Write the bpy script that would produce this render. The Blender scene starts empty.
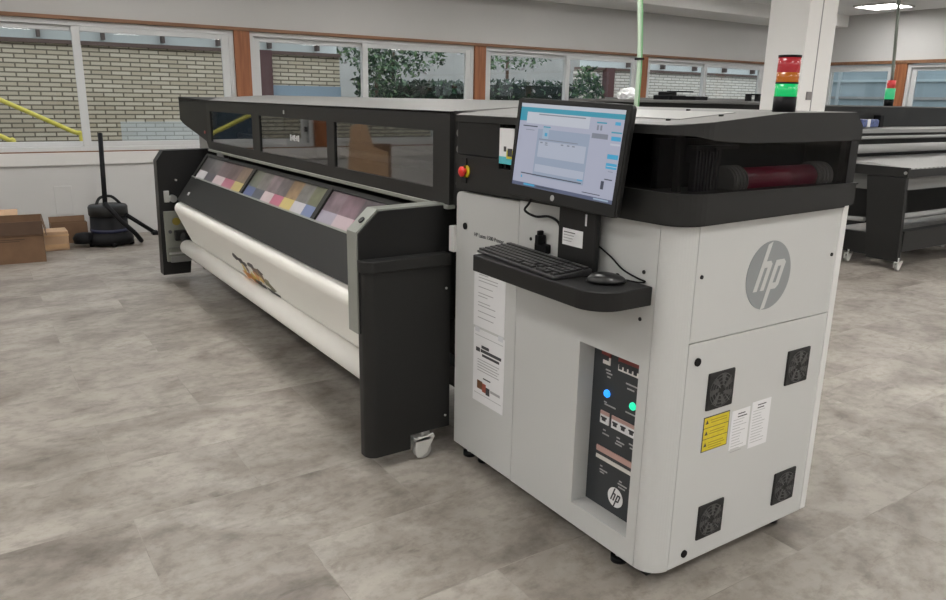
import bpy, bmesh, math, random
from mathutils import Vector, Matrix
random.seed(7)
SC = bpy.context.scene
COL = SC.collection

# ------------------------------------------------------------------ materials
def mat(name, rgb, rough=.5, metal=0., spec=.5, emit=None, estr=1., bump=0., bscale=200., vary=0., vscale=6., coat=0.):
    m = bpy.data.materials.new(name); m.use_nodes = True
    nt = m.node_tree; b = nt.nodes['Principled BSDF']
    b.inputs['Base Color'].default_value = (*rgb, 1)
    b.inputs['Roughness'].default_value = rough
    b.inputs['Metallic'].default_value = metal
    b.inputs['Specular IOR Level'].default_value = spec
    b.inputs['Coat Weight'].default_value = coat
    if emit:
        b.inputs['Emission Color'].default_value = (*emit, 1)
        b.inputs['Emission Strength'].default_value = estr
    if vary or bump:
        tc = nt.nodes.new('ShaderNodeTexCoord')
    if vary:
        n = nt.nodes.new('ShaderNodeTexNoise'); n.inputs['Scale'].default_value = vscale
        n.inputs['Detail'].default_value = 5
        nt.links.new(tc.outputs['Object'], n.inputs['Vector'])
        r = nt.nodes.new('ShaderNodeValToRGB')
        r.color_ramp.elements[0].position = .3; r.color_ramp.elements[1].position = .7
        r.color_ramp.elements[0].color = (*[c*(1-vary) for c in rgb], 1)
        r.color_ramp.elements[1].color = (*[min(1, c*(1+vary)) for c in rgb], 1)
        nt.links.new(n.outputs['Fac'], r.inputs['Fac'])
        nt.links.new(r.outputs['Color'], b.inputs['Base Color'])
    if bump:
        n = nt.nodes.new('ShaderNodeTexNoise'); n.inputs['Scale'].default_value = bscale
        nt.links.new(tc.outputs['Object'], n.inputs['Vector'])
        bp = nt.nodes.new('ShaderNodeBump'); bp.inputs['Strength'].default_value = bump
        bp.inputs['Distance'].default_value = .002
        nt.links.new(n.outputs['Fac'], bp.inputs['Height'])
        nt.links.new(bp.outputs['Normal'], b.inputs['Normal'])
    return m

def glass(name, tint, ior=1.5, rough=.01, gcol=(1, 1, 1)):
    m = bpy.data.materials.new(name); m.use_nodes = True
    nt = m.node_tree; nt.nodes.clear()
    out = nt.nodes.new('ShaderNodeOutputMaterial'); mix = nt.nodes.new('ShaderNodeMixShader')
    fr = nt.nodes.new('ShaderNodeFresnel'); fr.inputs['IOR'].default_value = ior
    tr = nt.nodes.new('ShaderNodeBsdfTransparent'); tr.inputs['Color'].default_value = (*tint, 1)
    gl = nt.nodes.new('ShaderNodeBsdfGlossy'); gl.inputs['Roughness'].default_value = rough
    gl.inputs['Color'].default_value = (*gcol, 1)
    ge = nt.nodes.new('ShaderNodeNewGeometry'); inv = nt.nodes.new('ShaderNodeMath'); inv.operation = 'SUBTRACT'; inv.inputs[0].default_value = 1
    mu = nt.nodes.new('ShaderNodeMath'); mu.operation = 'MULTIPLY'
    nt.links.new(ge.outputs['Backfacing'], inv.inputs[1]); nt.links.new(inv.outputs[0], mu.inputs[0]); nt.links.new(fr.outputs['Fac'], mu.inputs[1])
    nt.links.new(mu.outputs[0], mix.inputs['Fac'])
    nt.links.new(tr.outputs['BSDF'], mix.inputs[1]); nt.links.new(gl.outputs['BSDF'], mix.inputs[2])
    nt.links.new(mix.outputs['Shader'], out.inputs['Surface'])
    return m

def floor_mat():
    m = bpy.data.materials.new('concrete_look_vinyl'); m.use_nodes = True
    nt = m.node_tree; b = nt.nodes['Principled BSDF']; L = nt.links.new; N = nt.nodes.new
    tc = N('ShaderNodeTexCoord')
    mp = N('ShaderNodeMapping'); mp.inputs['Rotation'].default_value = (0, 0, math.pi/2)
    L(tc.outputs['Object'], mp.inputs['Vector'])
    br = N('ShaderNodeTexBrick'); L(mp.outputs['Vector'], br.inputs['Vector'])
    br.inputs['Scale'].default_value = 1.; br.inputs['Brick Width'].default_value = .92; br.inputs['Row Height'].default_value = .46
    br.inputs['Mortar Size'].default_value = .0016; br.inputs['Mortar Smooth'].default_value = .3; br.inputs['Bias'].default_value = 0
    br.inputs['Color1'].default_value = (.97, .97, .97, 1); br.inputs['Color2'].default_value = (1.03, 1.03, 1.03, 1)
    br.inputs['Mortar'].default_value = (.93, .93, .93, 1); br.offset = .5
    # every tile carries its own print: the noise is shifted per tile
    sh = N('ShaderNodeVectorMath'); sh.operation = 'MULTIPLY_ADD'
    L(br.outputs['Color'], sh.inputs[0]); sh.inputs[1].default_value = (163, 117, 45); L(mp.outputs['Vector'], sh.inputs[2])
    st = N('ShaderNodeMapping'); st.inputs['Scale'].default_value = (1.0, 1.25, 1); L(sh.outputs['Vector'], st.inputs['Vector'])
    n1 = N('ShaderNodeTexNoise'); n1.inputs['Scale'].default_value = 2.3; n1.inputs['Detail'].default_value = 7; n1.inputs['Roughness'].default_value = .58
    n1.inputs['Distortion'].default_value = .5
    L(st.outputs['Vector'], n1.inputs['Vector'])
    r1 = N('ShaderNodeValToRGB'); e = r1.color_ramp.elements
    e[0].position = .26; e[0].color = (.125, .106, .089, 1); e[1].position = .74; e[1].color = (.385, .356, .318, 1)
    q = e.new(.42); q.color = (.225, .201, .175, 1); q = e.new(.55); q.color = (.300, .274, .243, 1)
    L(n1.outputs['Fac'], r1.inputs['Fac'])
    n2 = N('ShaderNodeTexNoise'); n2.inputs['Scale'].default_value = 15; n2.inputs['Detail'].default_value = 7; n2.inputs['Roughness'].default_value = .7
    L(st.outputs['Vector'], n2.inputs['Vector'])
    r2 = N('ShaderNodeValToRGB'); e = r2.color_ramp.elements
    e[0].position = .30; e[0].color = (.62, .60, .58, 1); e[1].position = .55; e[1].color = (1.05, 1.05, 1.05, 1)
    L(n2.outputs['Fac'], r2.inputs['Fac'])
    m1 = N('ShaderNodeMix'); m1.data_type = 'RGBA'; m1.blend_type = 'MULTIPLY'; m1.inputs['Factor'].default_value = .8
    L(r1.outputs['Color'], m1.inputs['A']); L(r2.outputs['Color'], m1.inputs['B'])
    s3 = N('ShaderNodeMapping'); s3.inputs['Scale'].default_value = (1.0, 2.2, 1); L(sh.outputs['Vector'], s3.inputs['Vector'])
    n3 = N('ShaderNodeTexNoise'); n3.inputs['Scale'].default_value = 4.2; n3.inputs['Detail'].default_value = 9; n3.inputs['Roughness'].default_value = .68; n3.inputs['Distortion'].default_value = .8
    L(s3.outputs['Vector'], n3.inputs['Vector'])
    r3 = N('ShaderNodeValToRGB'); e = r3.color_ramp.elements
    e[0].position = .57; e[0].color = (1, 1, 1, 1); e[1].position = .72; e[1].color = (.55, .53, .51, 1)
    L(n3.outputs['Fac'], r3.inputs['Fac'])
    m3 = N('ShaderNodeMix'); m3.data_type = 'RGBA'; m3.blend_type = 'MULTIPLY'; m3.inputs['Factor'].default_value = .9
    L(m1.outputs['Result'], m3.inputs['A']); L(r3.outputs['Color'], m3.inputs['B']); m1 = m3
    m2 = N('ShaderNodeMix'); m2.data_type = 'RGBA'; m2.blend_type = 'MULTIPLY'; m2.inputs['Factor'].default_value = 1
    L(m1.outputs['Result'], m2.inputs['A']); L(br.outputs['Color'], m2.inputs['B'])
    L(m2.outputs['Result'], b.inputs['Base Color'])
    b.inputs['Roughness'].default_value = .42; b.inputs['Specular IOR Level'].default_value = .4
    bp = N('ShaderNodeBump'); bp.inputs['Strength'].default_value = .12; bp.inputs['Distance'].default_value = .003
    L(n2.outputs['Fac'], bp.inputs['Height']); L(bp.outputs['Normal'], b.inputs['Normal'])
    return m

def brick_mat(name, c1, c2, mortar, bw, rh, axis='y', ms=.012):
    m = bpy.data.materials.new(name); m.use_nodes = True
    nt = m.node_tree; b = nt.nodes['Principled BSDF']; L = nt.links.new; N = nt.nodes.new
    tc = N('ShaderNodeTexCoord'); sp = N('ShaderNodeSeparateXYZ'); cb = N('ShaderNodeCombineXYZ')
    L(tc.outputs['Object'], sp.inputs[0]); L(sp.outputs['Y' if axis == 'y' else 'X'], cb.inputs['X']); L(sp.outputs['Z'], cb.inputs['Y'])
    br = N('ShaderNodeTexBrick'); L(cb.outputs[0], br.inputs['Vector'])
    br.inputs['Scale'].default_value = 1; br.inputs['Brick Width'].default_value = bw; br.inputs['Row Height'].default_value = rh
    br.inputs['Mortar Size'].default_value = ms; br.inputs['Mortar Smooth'].default_value = .2
    br.inputs['Color1'].default_value = (*c1, 1); br.inputs['Color2'].default_value = (*c2, 1); br.inputs['Mortar'].default_value = (*mortar, 1)
    L(br.outputs['Color'], b.inputs['Base Color']); b.inputs['Roughness'].default_value = .9
    return m

def wood_mat(name, c1, c2, scale=(2, 30, 30)):
    m = bpy.data.materials.new(name); m.use_nodes = True
    nt = m.node_tree; b = nt.nodes['Principled BSDF']; L = nt.links.new; N = nt.nodes.new
    tc = N('ShaderNodeTexCoord'); mp = N('ShaderNodeMapping'); mp.inputs['Scale'].default_value = scale
    L(tc.outputs['Object'], mp.inputs['Vector'])
    n = N('ShaderNodeTexNoise'); n.inputs['Scale'].default_value = 1; n.inputs['Detail'].default_value = 6
    L(mp.outputs['Vector'], n.inputs['Vector'])
    r = N('ShaderNodeValToRGB'); r.color_ramp.elements[0].color = (*c1, 1); r.color_ramp.elements[1].color = (*c2, 1)
    r.color_ramp.elements[0].position = .35; r.color_ramp.elements[1].position = .65
    L(n.outputs['Fac'], r.inputs['Fac']); L(r.outputs['Color'], b.inputs['Base Color'])
    b.inputs['Roughness'].default_value = .55
    return m

M = dict(
    wall=mat('painted_wall', (.53, .525, .515), .85, spec=.2, bump=.08, bscale=90, vary=.02, vscale=1.2),
    ceiling=mat('ceiling_paint', (.82, .815, .80), .9, spec=.2),
    column=mat('column_paint', (.84, .835, .82), .7, spec=.3),
    floor=floor_mat(),
    alu=mat('window_aluminium', (.55, .56, .56), .4, spec=.5),
    sill=mat('sill_board', (.62, .61, .59), .5),
    brownwood=wood_mat('window_wood', (.22, .075, .028), (.33, .125, .05), (30, 30, 2)),
    trimwood=wood_mat('trim_wood', (.16, .075, .035), (.25, .12, .06), (30, 2, 30)),
    pane=glass('window_pane', (.89, .895, .88), 1.45),
    white=mat('white_powder_coat', (.515, .52, .51), .42, spec=.45, bump=.03, bscale=600),
    whiteedge=mat('white_edge', (.66, .66, .65), .4),
    seam=mat('dark_gap', (.03, .03, .03), .8),
    black=mat('black_plastic', (.011, .011, .011), .42, spec=.3, bump=.06, bscale=900),
    blackm=mat('black_metal', (.007, .007, .0075), .5, spec=.3),
    charcoal=mat('charcoal_metal', (.016, .016, .0155), .48, spec=.3, bump=.05, bscale=700),
    deep=mat('deep_black', (.006, .006, .006), .7),
    lidgrey=mat('lid_grey', (.17, .169, .165), .55, spec=.3),
    lidlight=mat('lid_light', (.29, .29, .285), .5, spec=.3),
    greygreen=mat('aluminium_trim', (.30, .315, .285), .35, metal=.35),
    steel=mat('bright_steel', (.62, .62, .61), .3, metal=.9),
    media=mat('white_banner_media', (.76, .745, .70), .42, spec=.5),
    smoke=glass('smoked_glass', (.45, .44, .435), 2.6, .03),
    smoke2=glass('dark_tinted_glass', (.40, .39, .39), 1.18, .02),
    maroon=mat('maroon_roll', (.24, .012, .045), .3),
    collar=mat('grey_collar', (.17, .17, .165), .5),
    red=mat('red_plastic', (.65, .03, .025), .35),
    yellow=mat('yellow_label', (.62, .50, .02), .5, vary=.08, vscale=60),
    yellowtube=mat('yellow_tube', (.72, .62, .10), .45),
    paper=mat('paper', (.72, .72, .73), .7),
    ink=mat('printed_ink', (.05, .05, .055), .7),
    inkgrey=mat('grey_ink', (.36, .36, .365), .7),
    logogrey=mat('logo_grey', (.245, .26, .265), .45),
    logowhite=mat('logo_white', (.60, .60, .59), .45),
    slate=mat('slate_panel', (.030, .034, .038), .45),
    pinkstrip=mat('pink_strip', (.48, .30, .27), .5),
    darkred=mat('dark_red_strip', (.22, .04, .035), .5),
    palestrip=mat('pale_strip', (.62, .60, .57), .45),
    fan=mat('fan_mesh', (.012, .012, .012), .6),
    fanw=mat('fan_wire', (.10, .10, .10), .4, metal=.5),
    cardboard=mat('cardboard', (.155, .088, .048), .8, vary=.12, vscale=9),
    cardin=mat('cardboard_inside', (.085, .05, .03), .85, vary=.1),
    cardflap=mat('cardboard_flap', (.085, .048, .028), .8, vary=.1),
    cardlight=mat('pale_cardboard', (.47, .31, .19), .8, vary=.1),
    tape=mat('clear_tape', (.55, .36, .2), .2),
    rubber=mat('black_rubber', (.0045, .0045, .0055), .55, spec=.18),
    blueband=mat('dark_blue_band', (.012, .016, .05), .4),
    green=mat('green_hose', (.16, .36, .17), .4),
    greenpale=mat('pale_green_hose', (.46, .58, .45), .35),
    key=mat('keycap', (.020, .020, .021), .4),
    keyleg=mat('keycap_print', (.22, .22, .22), .5),
    translucent=mat('caster_white', (.60, .60, .57), .4),
    socket=mat('socket_grey', (.22, .20, .20), .5),
    blueprint=mat('blue_print', (.08, .11, .26), .5, vary=.5, vscale=40),
    corr=None,
)
def emis(name, rgb, s): return mat(name, (0.01, 0.01, 0.01), .3, emit=rgb, estr=s)

# ------------------------------------------------------------------ mesh builder
class MB:
    def __init__(s): s.bm = bmesh.new(); s.mats = []
    def mi(s, m):
        if m is None: return 0
        if m not in s.mats: s.mats.append(m)
        return s.mats.index(m)
    def _tag(s, faces, m, smooth=False):
        i = s.mi(m)
        for f in faces: f.material_index = i; f.smooth = smooth
    def box(s, x0, x1, y0, y1, z0, z1, m=None, bev=0., seg=2):
        t = bmesh.new(); bmesh.ops.create_cube(t, size=1)
        for v in t.verts:
            v.co = Vector(((x0+x1)/2+v.co.x*(x1-x0), (y0+y1)/2+v.co.y*(y1-y0), (z0+z1)/2+v.co.z*(z1-z0)))
        if bev: bmesh.ops.bevel(t, geom=t.edges[:], offset=bev, segments=seg, affect='EDGES', profile=.5)
        s.merge(t, m); return s
    def merge(s, t, m=None, smooth=False):
        me = bpy.data.meshes.new('t'); t.to_mesh(me); t.free()
        n = len(s.bm.faces); s.bm.from_mesh(me); bpy.data.meshes.remove(me)
        s.bm.faces.ensure_lookup_table(); s._tag(s.bm.faces[n:], m, smooth)
    def prism(s, pts, axis, a, b, m=None, smooth=False, bev=0.):
        # pts: 2-D profile in the other two axes (cyclic order), extruded a..b
        def P(u, v, w):
            return {'x': (w, u, v), 'y': (u, w, v), 'z': (u, v, w)}[axis]
        t = bmesh.new()
        A = [t.verts.new(P(u, v, a)) for u, v in pts]; B = [t.verts.new(P(u, v, b)) for u, v in pts]
        t.faces.new(A); t.faces.new(B[::-1])
        n = len(pts)
        for i in range(n): t.faces.new((A[i], B[i], B[(i+1) % n], A[(i+1) % n]))
        bmesh.ops.recalc_face_normals(t, faces=t.faces[:])
        if bev: bmesh.ops.bevel(t, geom=t.edges[:], offset=bev, segments=2, affect='EDGES', profile=.5)
        s.merge(t, m, smooth); return s
    def cyl(s, p0, p1, r, seg=24, m=None, r2=None, smooth=True):
        p0, p1 = Vector(p0), Vector(p1); d = p1-p0
        t = bmesh.new(); bmesh.ops.create_cone(t, cap_ends=True, segments=seg, radius1=r, radius2=r if r2 is None else r2, depth=d.length)
        q = Vector((0, 0, 1)).rotation_difference(d.normalized()).to_matrix().to_4x4()
        bmesh.ops.transform(t, matrix=Matrix.Translation((p0+p1)/2) @ q, verts=t.verts[:])
        n = len(s.bm.faces); s.merge(t, m, smooth)
        s.bm.faces.ensure_lookup_table()
        for f in s.bm.faces[n:]:
            if len(f.verts) > 4: f.smooth = False
        return s
    def lathe(s, prof, c, seg=32, m=None, axis='z'):
        t = bmesh.new(); rings = []
        for r, h in prof:
            ring = []
            for k in range(seg):
                a = 2*math.pi*k/seg; u, v = r*math.cos(a), r*math.sin(a)
                ring.append(t.verts.new({'z': (c[0]+u, c[1]+v, c[2]+h), 'y': (c[0]+u, c[1]+h, c[2]+v), 'x': (c[0]+h, c[1]+u, c[2]+v)}[axis]))
            rings.append(ring)
        for A, B in zip(rings, rings[1:]):
            for k in range(seg): t.faces.new((A[k], A[(k+1) % seg], B[(k+1) % seg], B[k]))
        t.faces.new(rings[0][::-1]); t.faces.new(rings[-1])
        bmesh.ops.recalc_face_normals(t, faces=t.faces[:])
        s.merge(t, m, True); return s
    def tube(s, pts, r, m=None, seg=10):
        pts = [Vector(p) for p in pts]
        # Catmull-Rom smoothing
        sm = []
        for i in range(len(pts)-1):
            a = pts[max(i-1, 0)]; b = pts[i]; c = pts[i+1]; d = pts[min(i+2, len(pts)-1)]
            for k in range(6):
                u = k/6
                sm.append(.5*((2*b)+(c-a)*u+(2*a-5*b+4*c-d)*u*u+(3*b-a-3*c+d)*u**3))
        sm.append(pts[-1]); t = bmesh.new(); rings = []; up = Vector((.13, .21, .97))
        for i, p in enumerate(sm):
            d = (sm[min(i+1, len(sm)-1)]-sm[max(i-1, 0)]).normalized()
            u = d.cross(up)
            if u.length < 1e-3: u = d.cross(Vector((1, 0, 0)))
            u.normalize(); v = d.cross(u)
            rings.append([t.verts.new(p+r*(math.cos(2*math.pi*k/seg)*u+math.sin(2*math.pi*k/seg)*v)) for k in range(seg)])
        for A, B in zip(rings, rings[1:]):
            for k in range(seg): t.faces.new((A[k], A[(k+1) % seg], B[(k+1) % seg], B[k]))
        t.faces.new(rings[0][::-1]); t.faces.new(rings[-1])
        bmesh.ops.recalc_face_normals(t, faces=t.faces[:])
        s.merge(t, m, True); return s
    def poly(s, pts, m=None, th=.001, n=None):
        # flat plate: polygon given in 3-D, thickened along its normal
        t = bmesh.new(); vs = [t.verts.new(p) for p in pts]; f = t.faces.new(vs); f.normal_update()
        nn = Vector(n) if n else f.normal.copy()
        r = bmesh.ops.extrude_face_region(t, geom=[f])
        for v in [g for g in r['geom'] if isinstance(g, bmesh.types.BMVert)]: v.co += nn*th
        bmesh.ops.recalc_face_normals(t, faces=t.faces[:])
        s.merge(t, m); return s
    def xf(s, mtx): bmesh.ops.transform(s.bm, matrix=mtx, verts=s.bm.verts[:]); return s
    def build(s, name, m=None, parent=None, smooth_angle=None):
        me = bpy.data.meshes.new(name)
        o = bpy.data.objects.new(name, me)
        if m and not s.mats: s.mats = [m]
        if parent is not None:
            base = ROOTLOC[parent]
            o.parent = parent; ROOTLOC[o] = base
        else:
            vs = [v.co for v in s.bm.verts]
            lo = [min(v[i] for v in vs) for i in range(3)]; hi = [max(v[i] for v in vs) for i in range(3)]
            base = Vector(((lo[0]+hi[0])/2, (lo[1]+hi[1])/2, lo[2])); o.location = base; ROOTLOC[o] = base
        bmesh.ops.translate(s.bm, vec=-base, verts=s.bm.verts[:])
        s.bm.to_mesh(me); s.bm.free()
        for q in s.mats: me.materials.append(q)
        COL.objects.link(o); return o
ROOTLOC = {}
def tag(o, label, cat, group=None):
    o['label'] = label; o['category'] = cat
    if group: o['group'] = group
    return o
def thing(name, loc, label, cat, group=None):
    o = bpy.data.objects.new(name, None); COL.objects.link(o); o.location = loc; o.empty_display_size = .1
    ROOTLOC[o] = Vector(loc); return tag(o, label, cat, group)
def struct(mb, name, m=None):
    o = mb.build(name, m); o['kind'] = 'structure'; return o
def lab(o, t): o['label'] = t; return o
def arc(cx, cy, r, a0, a1, n=8):
    return [(cx+r*math.cos(math.radians(a0+(a1-a0)*k/n)), cy+r*math.sin(math.radians(a0+(a1-a0)*k/n))) for k in range(n+1)]

# ------------------------------------------------------------------ room
WX, BY, CZ = -7.3, 11.4, 2.95
RX, FY = 7.5, -6.5
struct(MB().box(WX-.2, RX+.2, FY-.2, BY+.2, -.12, 0), 'floor', M['floor'])
struct(MB().box(WX-.2, RX+.2, FY-.2, BY+.2, CZ, CZ+.15), 'ceiling', M['ceiling'])
struct(MB().box(RX, RX+.15, FY, BY, 0, CZ), 'wall_right', M['wall'])
struct(MB().box(WX, RX, FY-.15, FY, 0, CZ), 'wall_front', M['wall'])
ZS, ZT = .88, 2.13      # window opening
w = MB().box(WX-.2, WX, FY, BY+.2, 0, ZS-.02).box(WX-.2, WX, FY, BY+.2, ZT+.03, CZ)
struct(w, 'wall_left', M['wall'])
struct(MB().box(WX, RX, BY, BY+.2, 0, ZS-.02).box(WX, RX, BY, BY+.2, ZT+.06, CZ), 'wall_back', M['wall'])
struct(MB().box(WX, -6.55, FY, BY, 2.76, CZ), 'ceiling_beam', M['ceiling'])
# sill boards, brown head trim
struct(MB().box(WX-.02, WX+.025, FY, BY, .735, .862, bev=.006), 'trim_1', M['sill'])
struct(MB().box(WX-.2, WX+.02, FY, BY, .845, .872), 'trim_7', M['trimwood'])
struct(MB().box(WX-.2, WX+.03, FY, BY, ZT-.005, ZT+.03), 'trim_2', M['trimwood'])
struct(MB().box(WX, RX, BY-.03, BY+.2, ZT+.01, ZT+.06), 'trim_3', M['trimwood'])
struct(MB().box(WX, RX, BY-.12, BY+.1, .735, .862, bev=.008), 'trim_4', M['sill'])

def window_unit(n, axis, a0, a1, am):
    """aluminium frame a0..a1 along the wall with a meeting stile at am; two sliding panes"""
    def bx(mb, a, b, d0, d1, z0, z1):
        if axis == 'y': mb.box(WX+d0, WX+d1, a, b, z0, z1, bev=.004)
        else: mb.box(a, b, BY-d1, BY-d0, z0, z1, bev=.004)
        return mb
    f = MB(); t = .055
    bx(f, a0, a1, -.12, -.02, ZT-t, ZT-.005); bx(f, a0, a1, -.12, -.02, ZS-.02, ZS+t-.02)
    bx(f, a0, a0+t, -.12, -.02, ZS+t-.02, ZT-t); bx(f, a1-t, a1, -.12, -.02, ZS+t-.02, ZT-t)
    fr = f.build(f'window_{n}', M['alu']); fr['kind'] = 'structure'
    for k, (p, q, d) in enumerate(((a0+t, am+.04, -.10), (am-.04, a1-t, -.06))):
        s = MB(); e = .05; e2 = .075
        bx(s, p+e2, q-e2, d+.002, d+.033, ZT-t-e, ZT-t); bx(s, p+e2, q-e2, d+.002, d+.033, ZS+t-.02, ZS+t+e-.02)
        bx(s, p, p+e2, d, d+.035, ZS+t-.02, ZT-t-.001); bx(s, q-e2, q, d, d+.035, ZS+t-.02, ZT-t-.001)
        sa = s.build('sash', M['alu'], fr)
        g = MB(); bx(g, p+e2-.01, q-e2+.01, d+.014, d+.018, ZS+t+.01, ZT-t-e+.02); g.build('glass_pane', M['pane'], sa)
        h = MB(); c = (q-.03) if k else (p+.03)
        bx(h, c-.018, c+.018, d+.035, d+.06, ZS+.16, ZS+.22); h.build('latch', M['blackm'], sa)
piers = [-5.20, -2.08, 1.04, 4.19, 7.22, 10.3]
mids = [-3.6, -.50, 2.62, 5.82, 8.78]
for k in range(5):
    window_unit(k+1, 'y', piers[k]+.17, piers[k+1], mids[k])
window_unit(6, 'y', piers[5]+.17, BY-.02, 10.95)
for p in piers:
    struct(MB().box(WX-.16, WX+.012, p, p+.17, ZS-.02, ZT), 'trim_5', M['brownwood'])
bp_ = [-5.62, -2.5, .62, 3.74, 6.0]
window_unit(7, 'x', WX+.02, bp_[0], -6.79)
for k in range(4): window_unit(8+k, 'x', bp_[k]+.19, bp_[k+1], bp_[k]+1.7)
for p in bp_:
    struct(MB().box(p, p+.19, BY-.012, BY+.16, ZS-.02, ZT+.02), 'trim_6', M['brownwood'])
struct(MB().box(6.19, RX, BY, BY+.2, ZS-.02, ZT+.06), 'wall_back_end', M['wall'])
struct(MB().box(WX-.2, WX, FY, piers[0], ZS-.02, ZT+.03), 'wall_left_end', M['wall'])

# square column with service chase
c = thing('column', (-2.97, 4.8, 0), 'white square column rising behind the large printer to the ceiling', 'column'); c['kind'] = 'structure'
MB().box(-3.17, -2.78, 4.6, 5.02, 0, CZ, bev=.006).build('column_shaft', M['column'], c)
MB().box(-2.781, -2.776, 4.785, 4.795, 0, CZ).build('chase_joint', M['inkgrey'], c)
MB().box(-2.78, -2.765, 4.70, 4.77, 1.50, 1.57, bev=.004).build('socket', M['socket'], c)
# wall box plates under the window
struct(MB().box(WX, WX+.006, -.86, -.70, .24, .53, bev=.003), 'wall_access_plate', M['wall'])

# ceiling lamps on a grid
LAMP = emis('lamp_diffuser', (1.0, .98, .95), 26)
gx = [-5.42, -3.0, -.6, 1.8, 4.2, 6.4]; gy = [-5.0, -2.6, -.1, 2.4, 4.9, 7.5, 10.42]
for x in gx:
    for y in gy:
        seen = (x == gx[0] and y == gy[-1])
        t = thing('ceiling_light', (x, y, CZ-.03), 'square recessed ceiling light glowing white above the back wall windows' if seen
                  else 'square recessed ceiling light in the rows over the room', 'ceiling light', None if seen else 'ceiling lights over the room')
        f = MB()
        for a in ((-.31, -.29, -.31, .31), (.29, .31, -.31, .31), (-.29, .29, -.31, -.29), (-.29, .29, .29, .31)):
            f.box(x+a[0], x+a[1], y+a[2], y+a[3], CZ-.03, CZ-.001)
        f.build('lamp_frame', M['sill'], t)
        MB().box(x-.29, x+.29, y-.29, y+.29, CZ-.02, CZ-.004).build('lamp_diffuser', LAMP, t)

# ------------------------------------------------------------------ the near printer
P = thing('wide_format_printer', (-2.5, .3, 0), 'large black and white wide printer with screen shelf and logo end filling the middle', 'printer')
L, ZTOP, ZB, D = -1.116, 1.15, .064, .785
RC = .072
# white end cabinet
b = MB(); b.box(L+.01, -.02, .13, D-.01, ZB+.01, ZTOP-.01)
cab = b.build('cabinet', M['white'], P)
MB().box(L+.06, -.06, .05, D-.06, .02, ZB+.012).build('plinth', M['deep'], P)  # near-black block standing in for the shadow below the cabinet
# gaps seen between the panels
MB().box(L+.02, -.012, .012, .14, ZB+.01, ZTOP-.01).build('inner_frame', M['seam'], cab)  # replaced below where the recess is
FD = MB(); th = .02
pts = [(L, ZB)] + [(-.7155, ZB), (-.7155, 1.119)] + arc(L+.026, 1.113-.026, .026, 90, 180, 6)
FD.prism(pts, 'y', -.0, th, bev=.002); fd = FD.build('front_door', M['white'], P)
MB().cyl((-1.051, -.004, .985), (-1.051, .004, .985), .013).build('door_lock', M['rubber'], fd)
# right front panel with the recess opening
xa, xb, za, zb = -.371, -.112, .143, .713
FP = MB()
FP.box(-.712, xa, 0, th, ZB, ZTOP).box(xb, -RC-.002, 0, th, ZB, ZTOP).box(xa, xb, 0, th, ZB, za).box(xa, xb, 0, th, zb, ZTOP)
d = .066
FP.box(xa-.004, xa, th, d, za, zb).box(xb, xb+.004, th, d, za, zb).box(xa, xb, th, d, za-.004, za).box(xa, xb, th, d, zb, zb+.004)
fp = FP.build('front_panel', M['white'], P)
s = MB()
for (x, z) in ((-.122, .99), (-.123, .851), (-.644, 1.001)): s.cyl((x, -.002, z), (x, .004, z), .006, 12)
s.build('panel_screw', M['blackm'], fp)
# rounded corner post
pts = [(-RC, 0)] + arc(-RC, RC, RC, -90, 0, 12) + [(0, RC), (-.02, RC)] + arc(-RC, RC, RC-.02, 0, -90, 12)[0:0] + [(-.02, RC), (-RC, .02)]
pts = arc(-RC, RC, RC, -90, 0, 12) + [(-.03, RC), (-RC, .03)]
MB().prism(pts, 'z', ZB, ZTOP, smooth=False).build('corner_post', M['white'], P)
# end face: upper panel, lower door, rear edge strip
ZD = .794
pu = MB().box(-.02, 0, RC+.003, D-.035, ZD+.003, ZTOP, bev=.002).build('upper_end_panel', M['white'], P)
pd = MB().box(-.02, 0, RC+.003, D-.035, ZB, ZD, bev=.002).build('end_door', M['white'], P)
MB().box(-.02, .0, D-.032, D, ZB, ZTOP+.004, bev=.003).build('rear_edge_strip', M['whiteedge'], P)
s = MB()
for (y, z) in ((.098, .989), (.7225, .993)): s.cyl((-.002, y, z), (.003, y, z), .006, 12)
s.build('panel_screw', M['blackm'], pu)
for (y, z) in ((.117, .736), (.143, .10)):
    MB().cyl((-.002, y, z), (.004, y, z), .0125).build('door_lock', M['rubber'], pd)
# fans
for (y, z) in ((.232, .63), (.614, .633), (.250, .189), (.629, .195)):
    hw = .0595
    f = MB().box(-.002, .006, y-hw, y+hw, z-hw, z+hw, M['fan'], bev=.004)
    fo = f.build('fan_grille', M['fan'], pd)
    g = MB()
    for r in (.018, .030, .042, .052):
        n = 28
        pp = [(0.0075, y+r*math.cos(2*math.pi*k/n), z+r*math.sin(2*math.pi*k/n)) for k in range(n+1)]
        g.tube(pp, .0011, seg=5)
    for a in (45, 135, 225, 315):
        g.cyl((.0075, y+.01*math.cos(math.radians(a)), z+.01*math.sin(math.radians(a))), (.0075, y+.056*math.cos(math.radians(a)), z+.056*math.sin(math.radians(a))), .0012, 6)
    for k in range(7):
        a = 2*math.pi*k/7
        q = [(.0065, y+rr*math.cos(a+da), z+rr*math.sin(a+da)) for rr, da in ((.014, 0), (.05, .35), (.05, .75), (.014, .5))]
        g.poly(q, th=.0006, n=(1, 0, 0))
    g.build('fan_guard', M['fanw'], fo)
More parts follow.
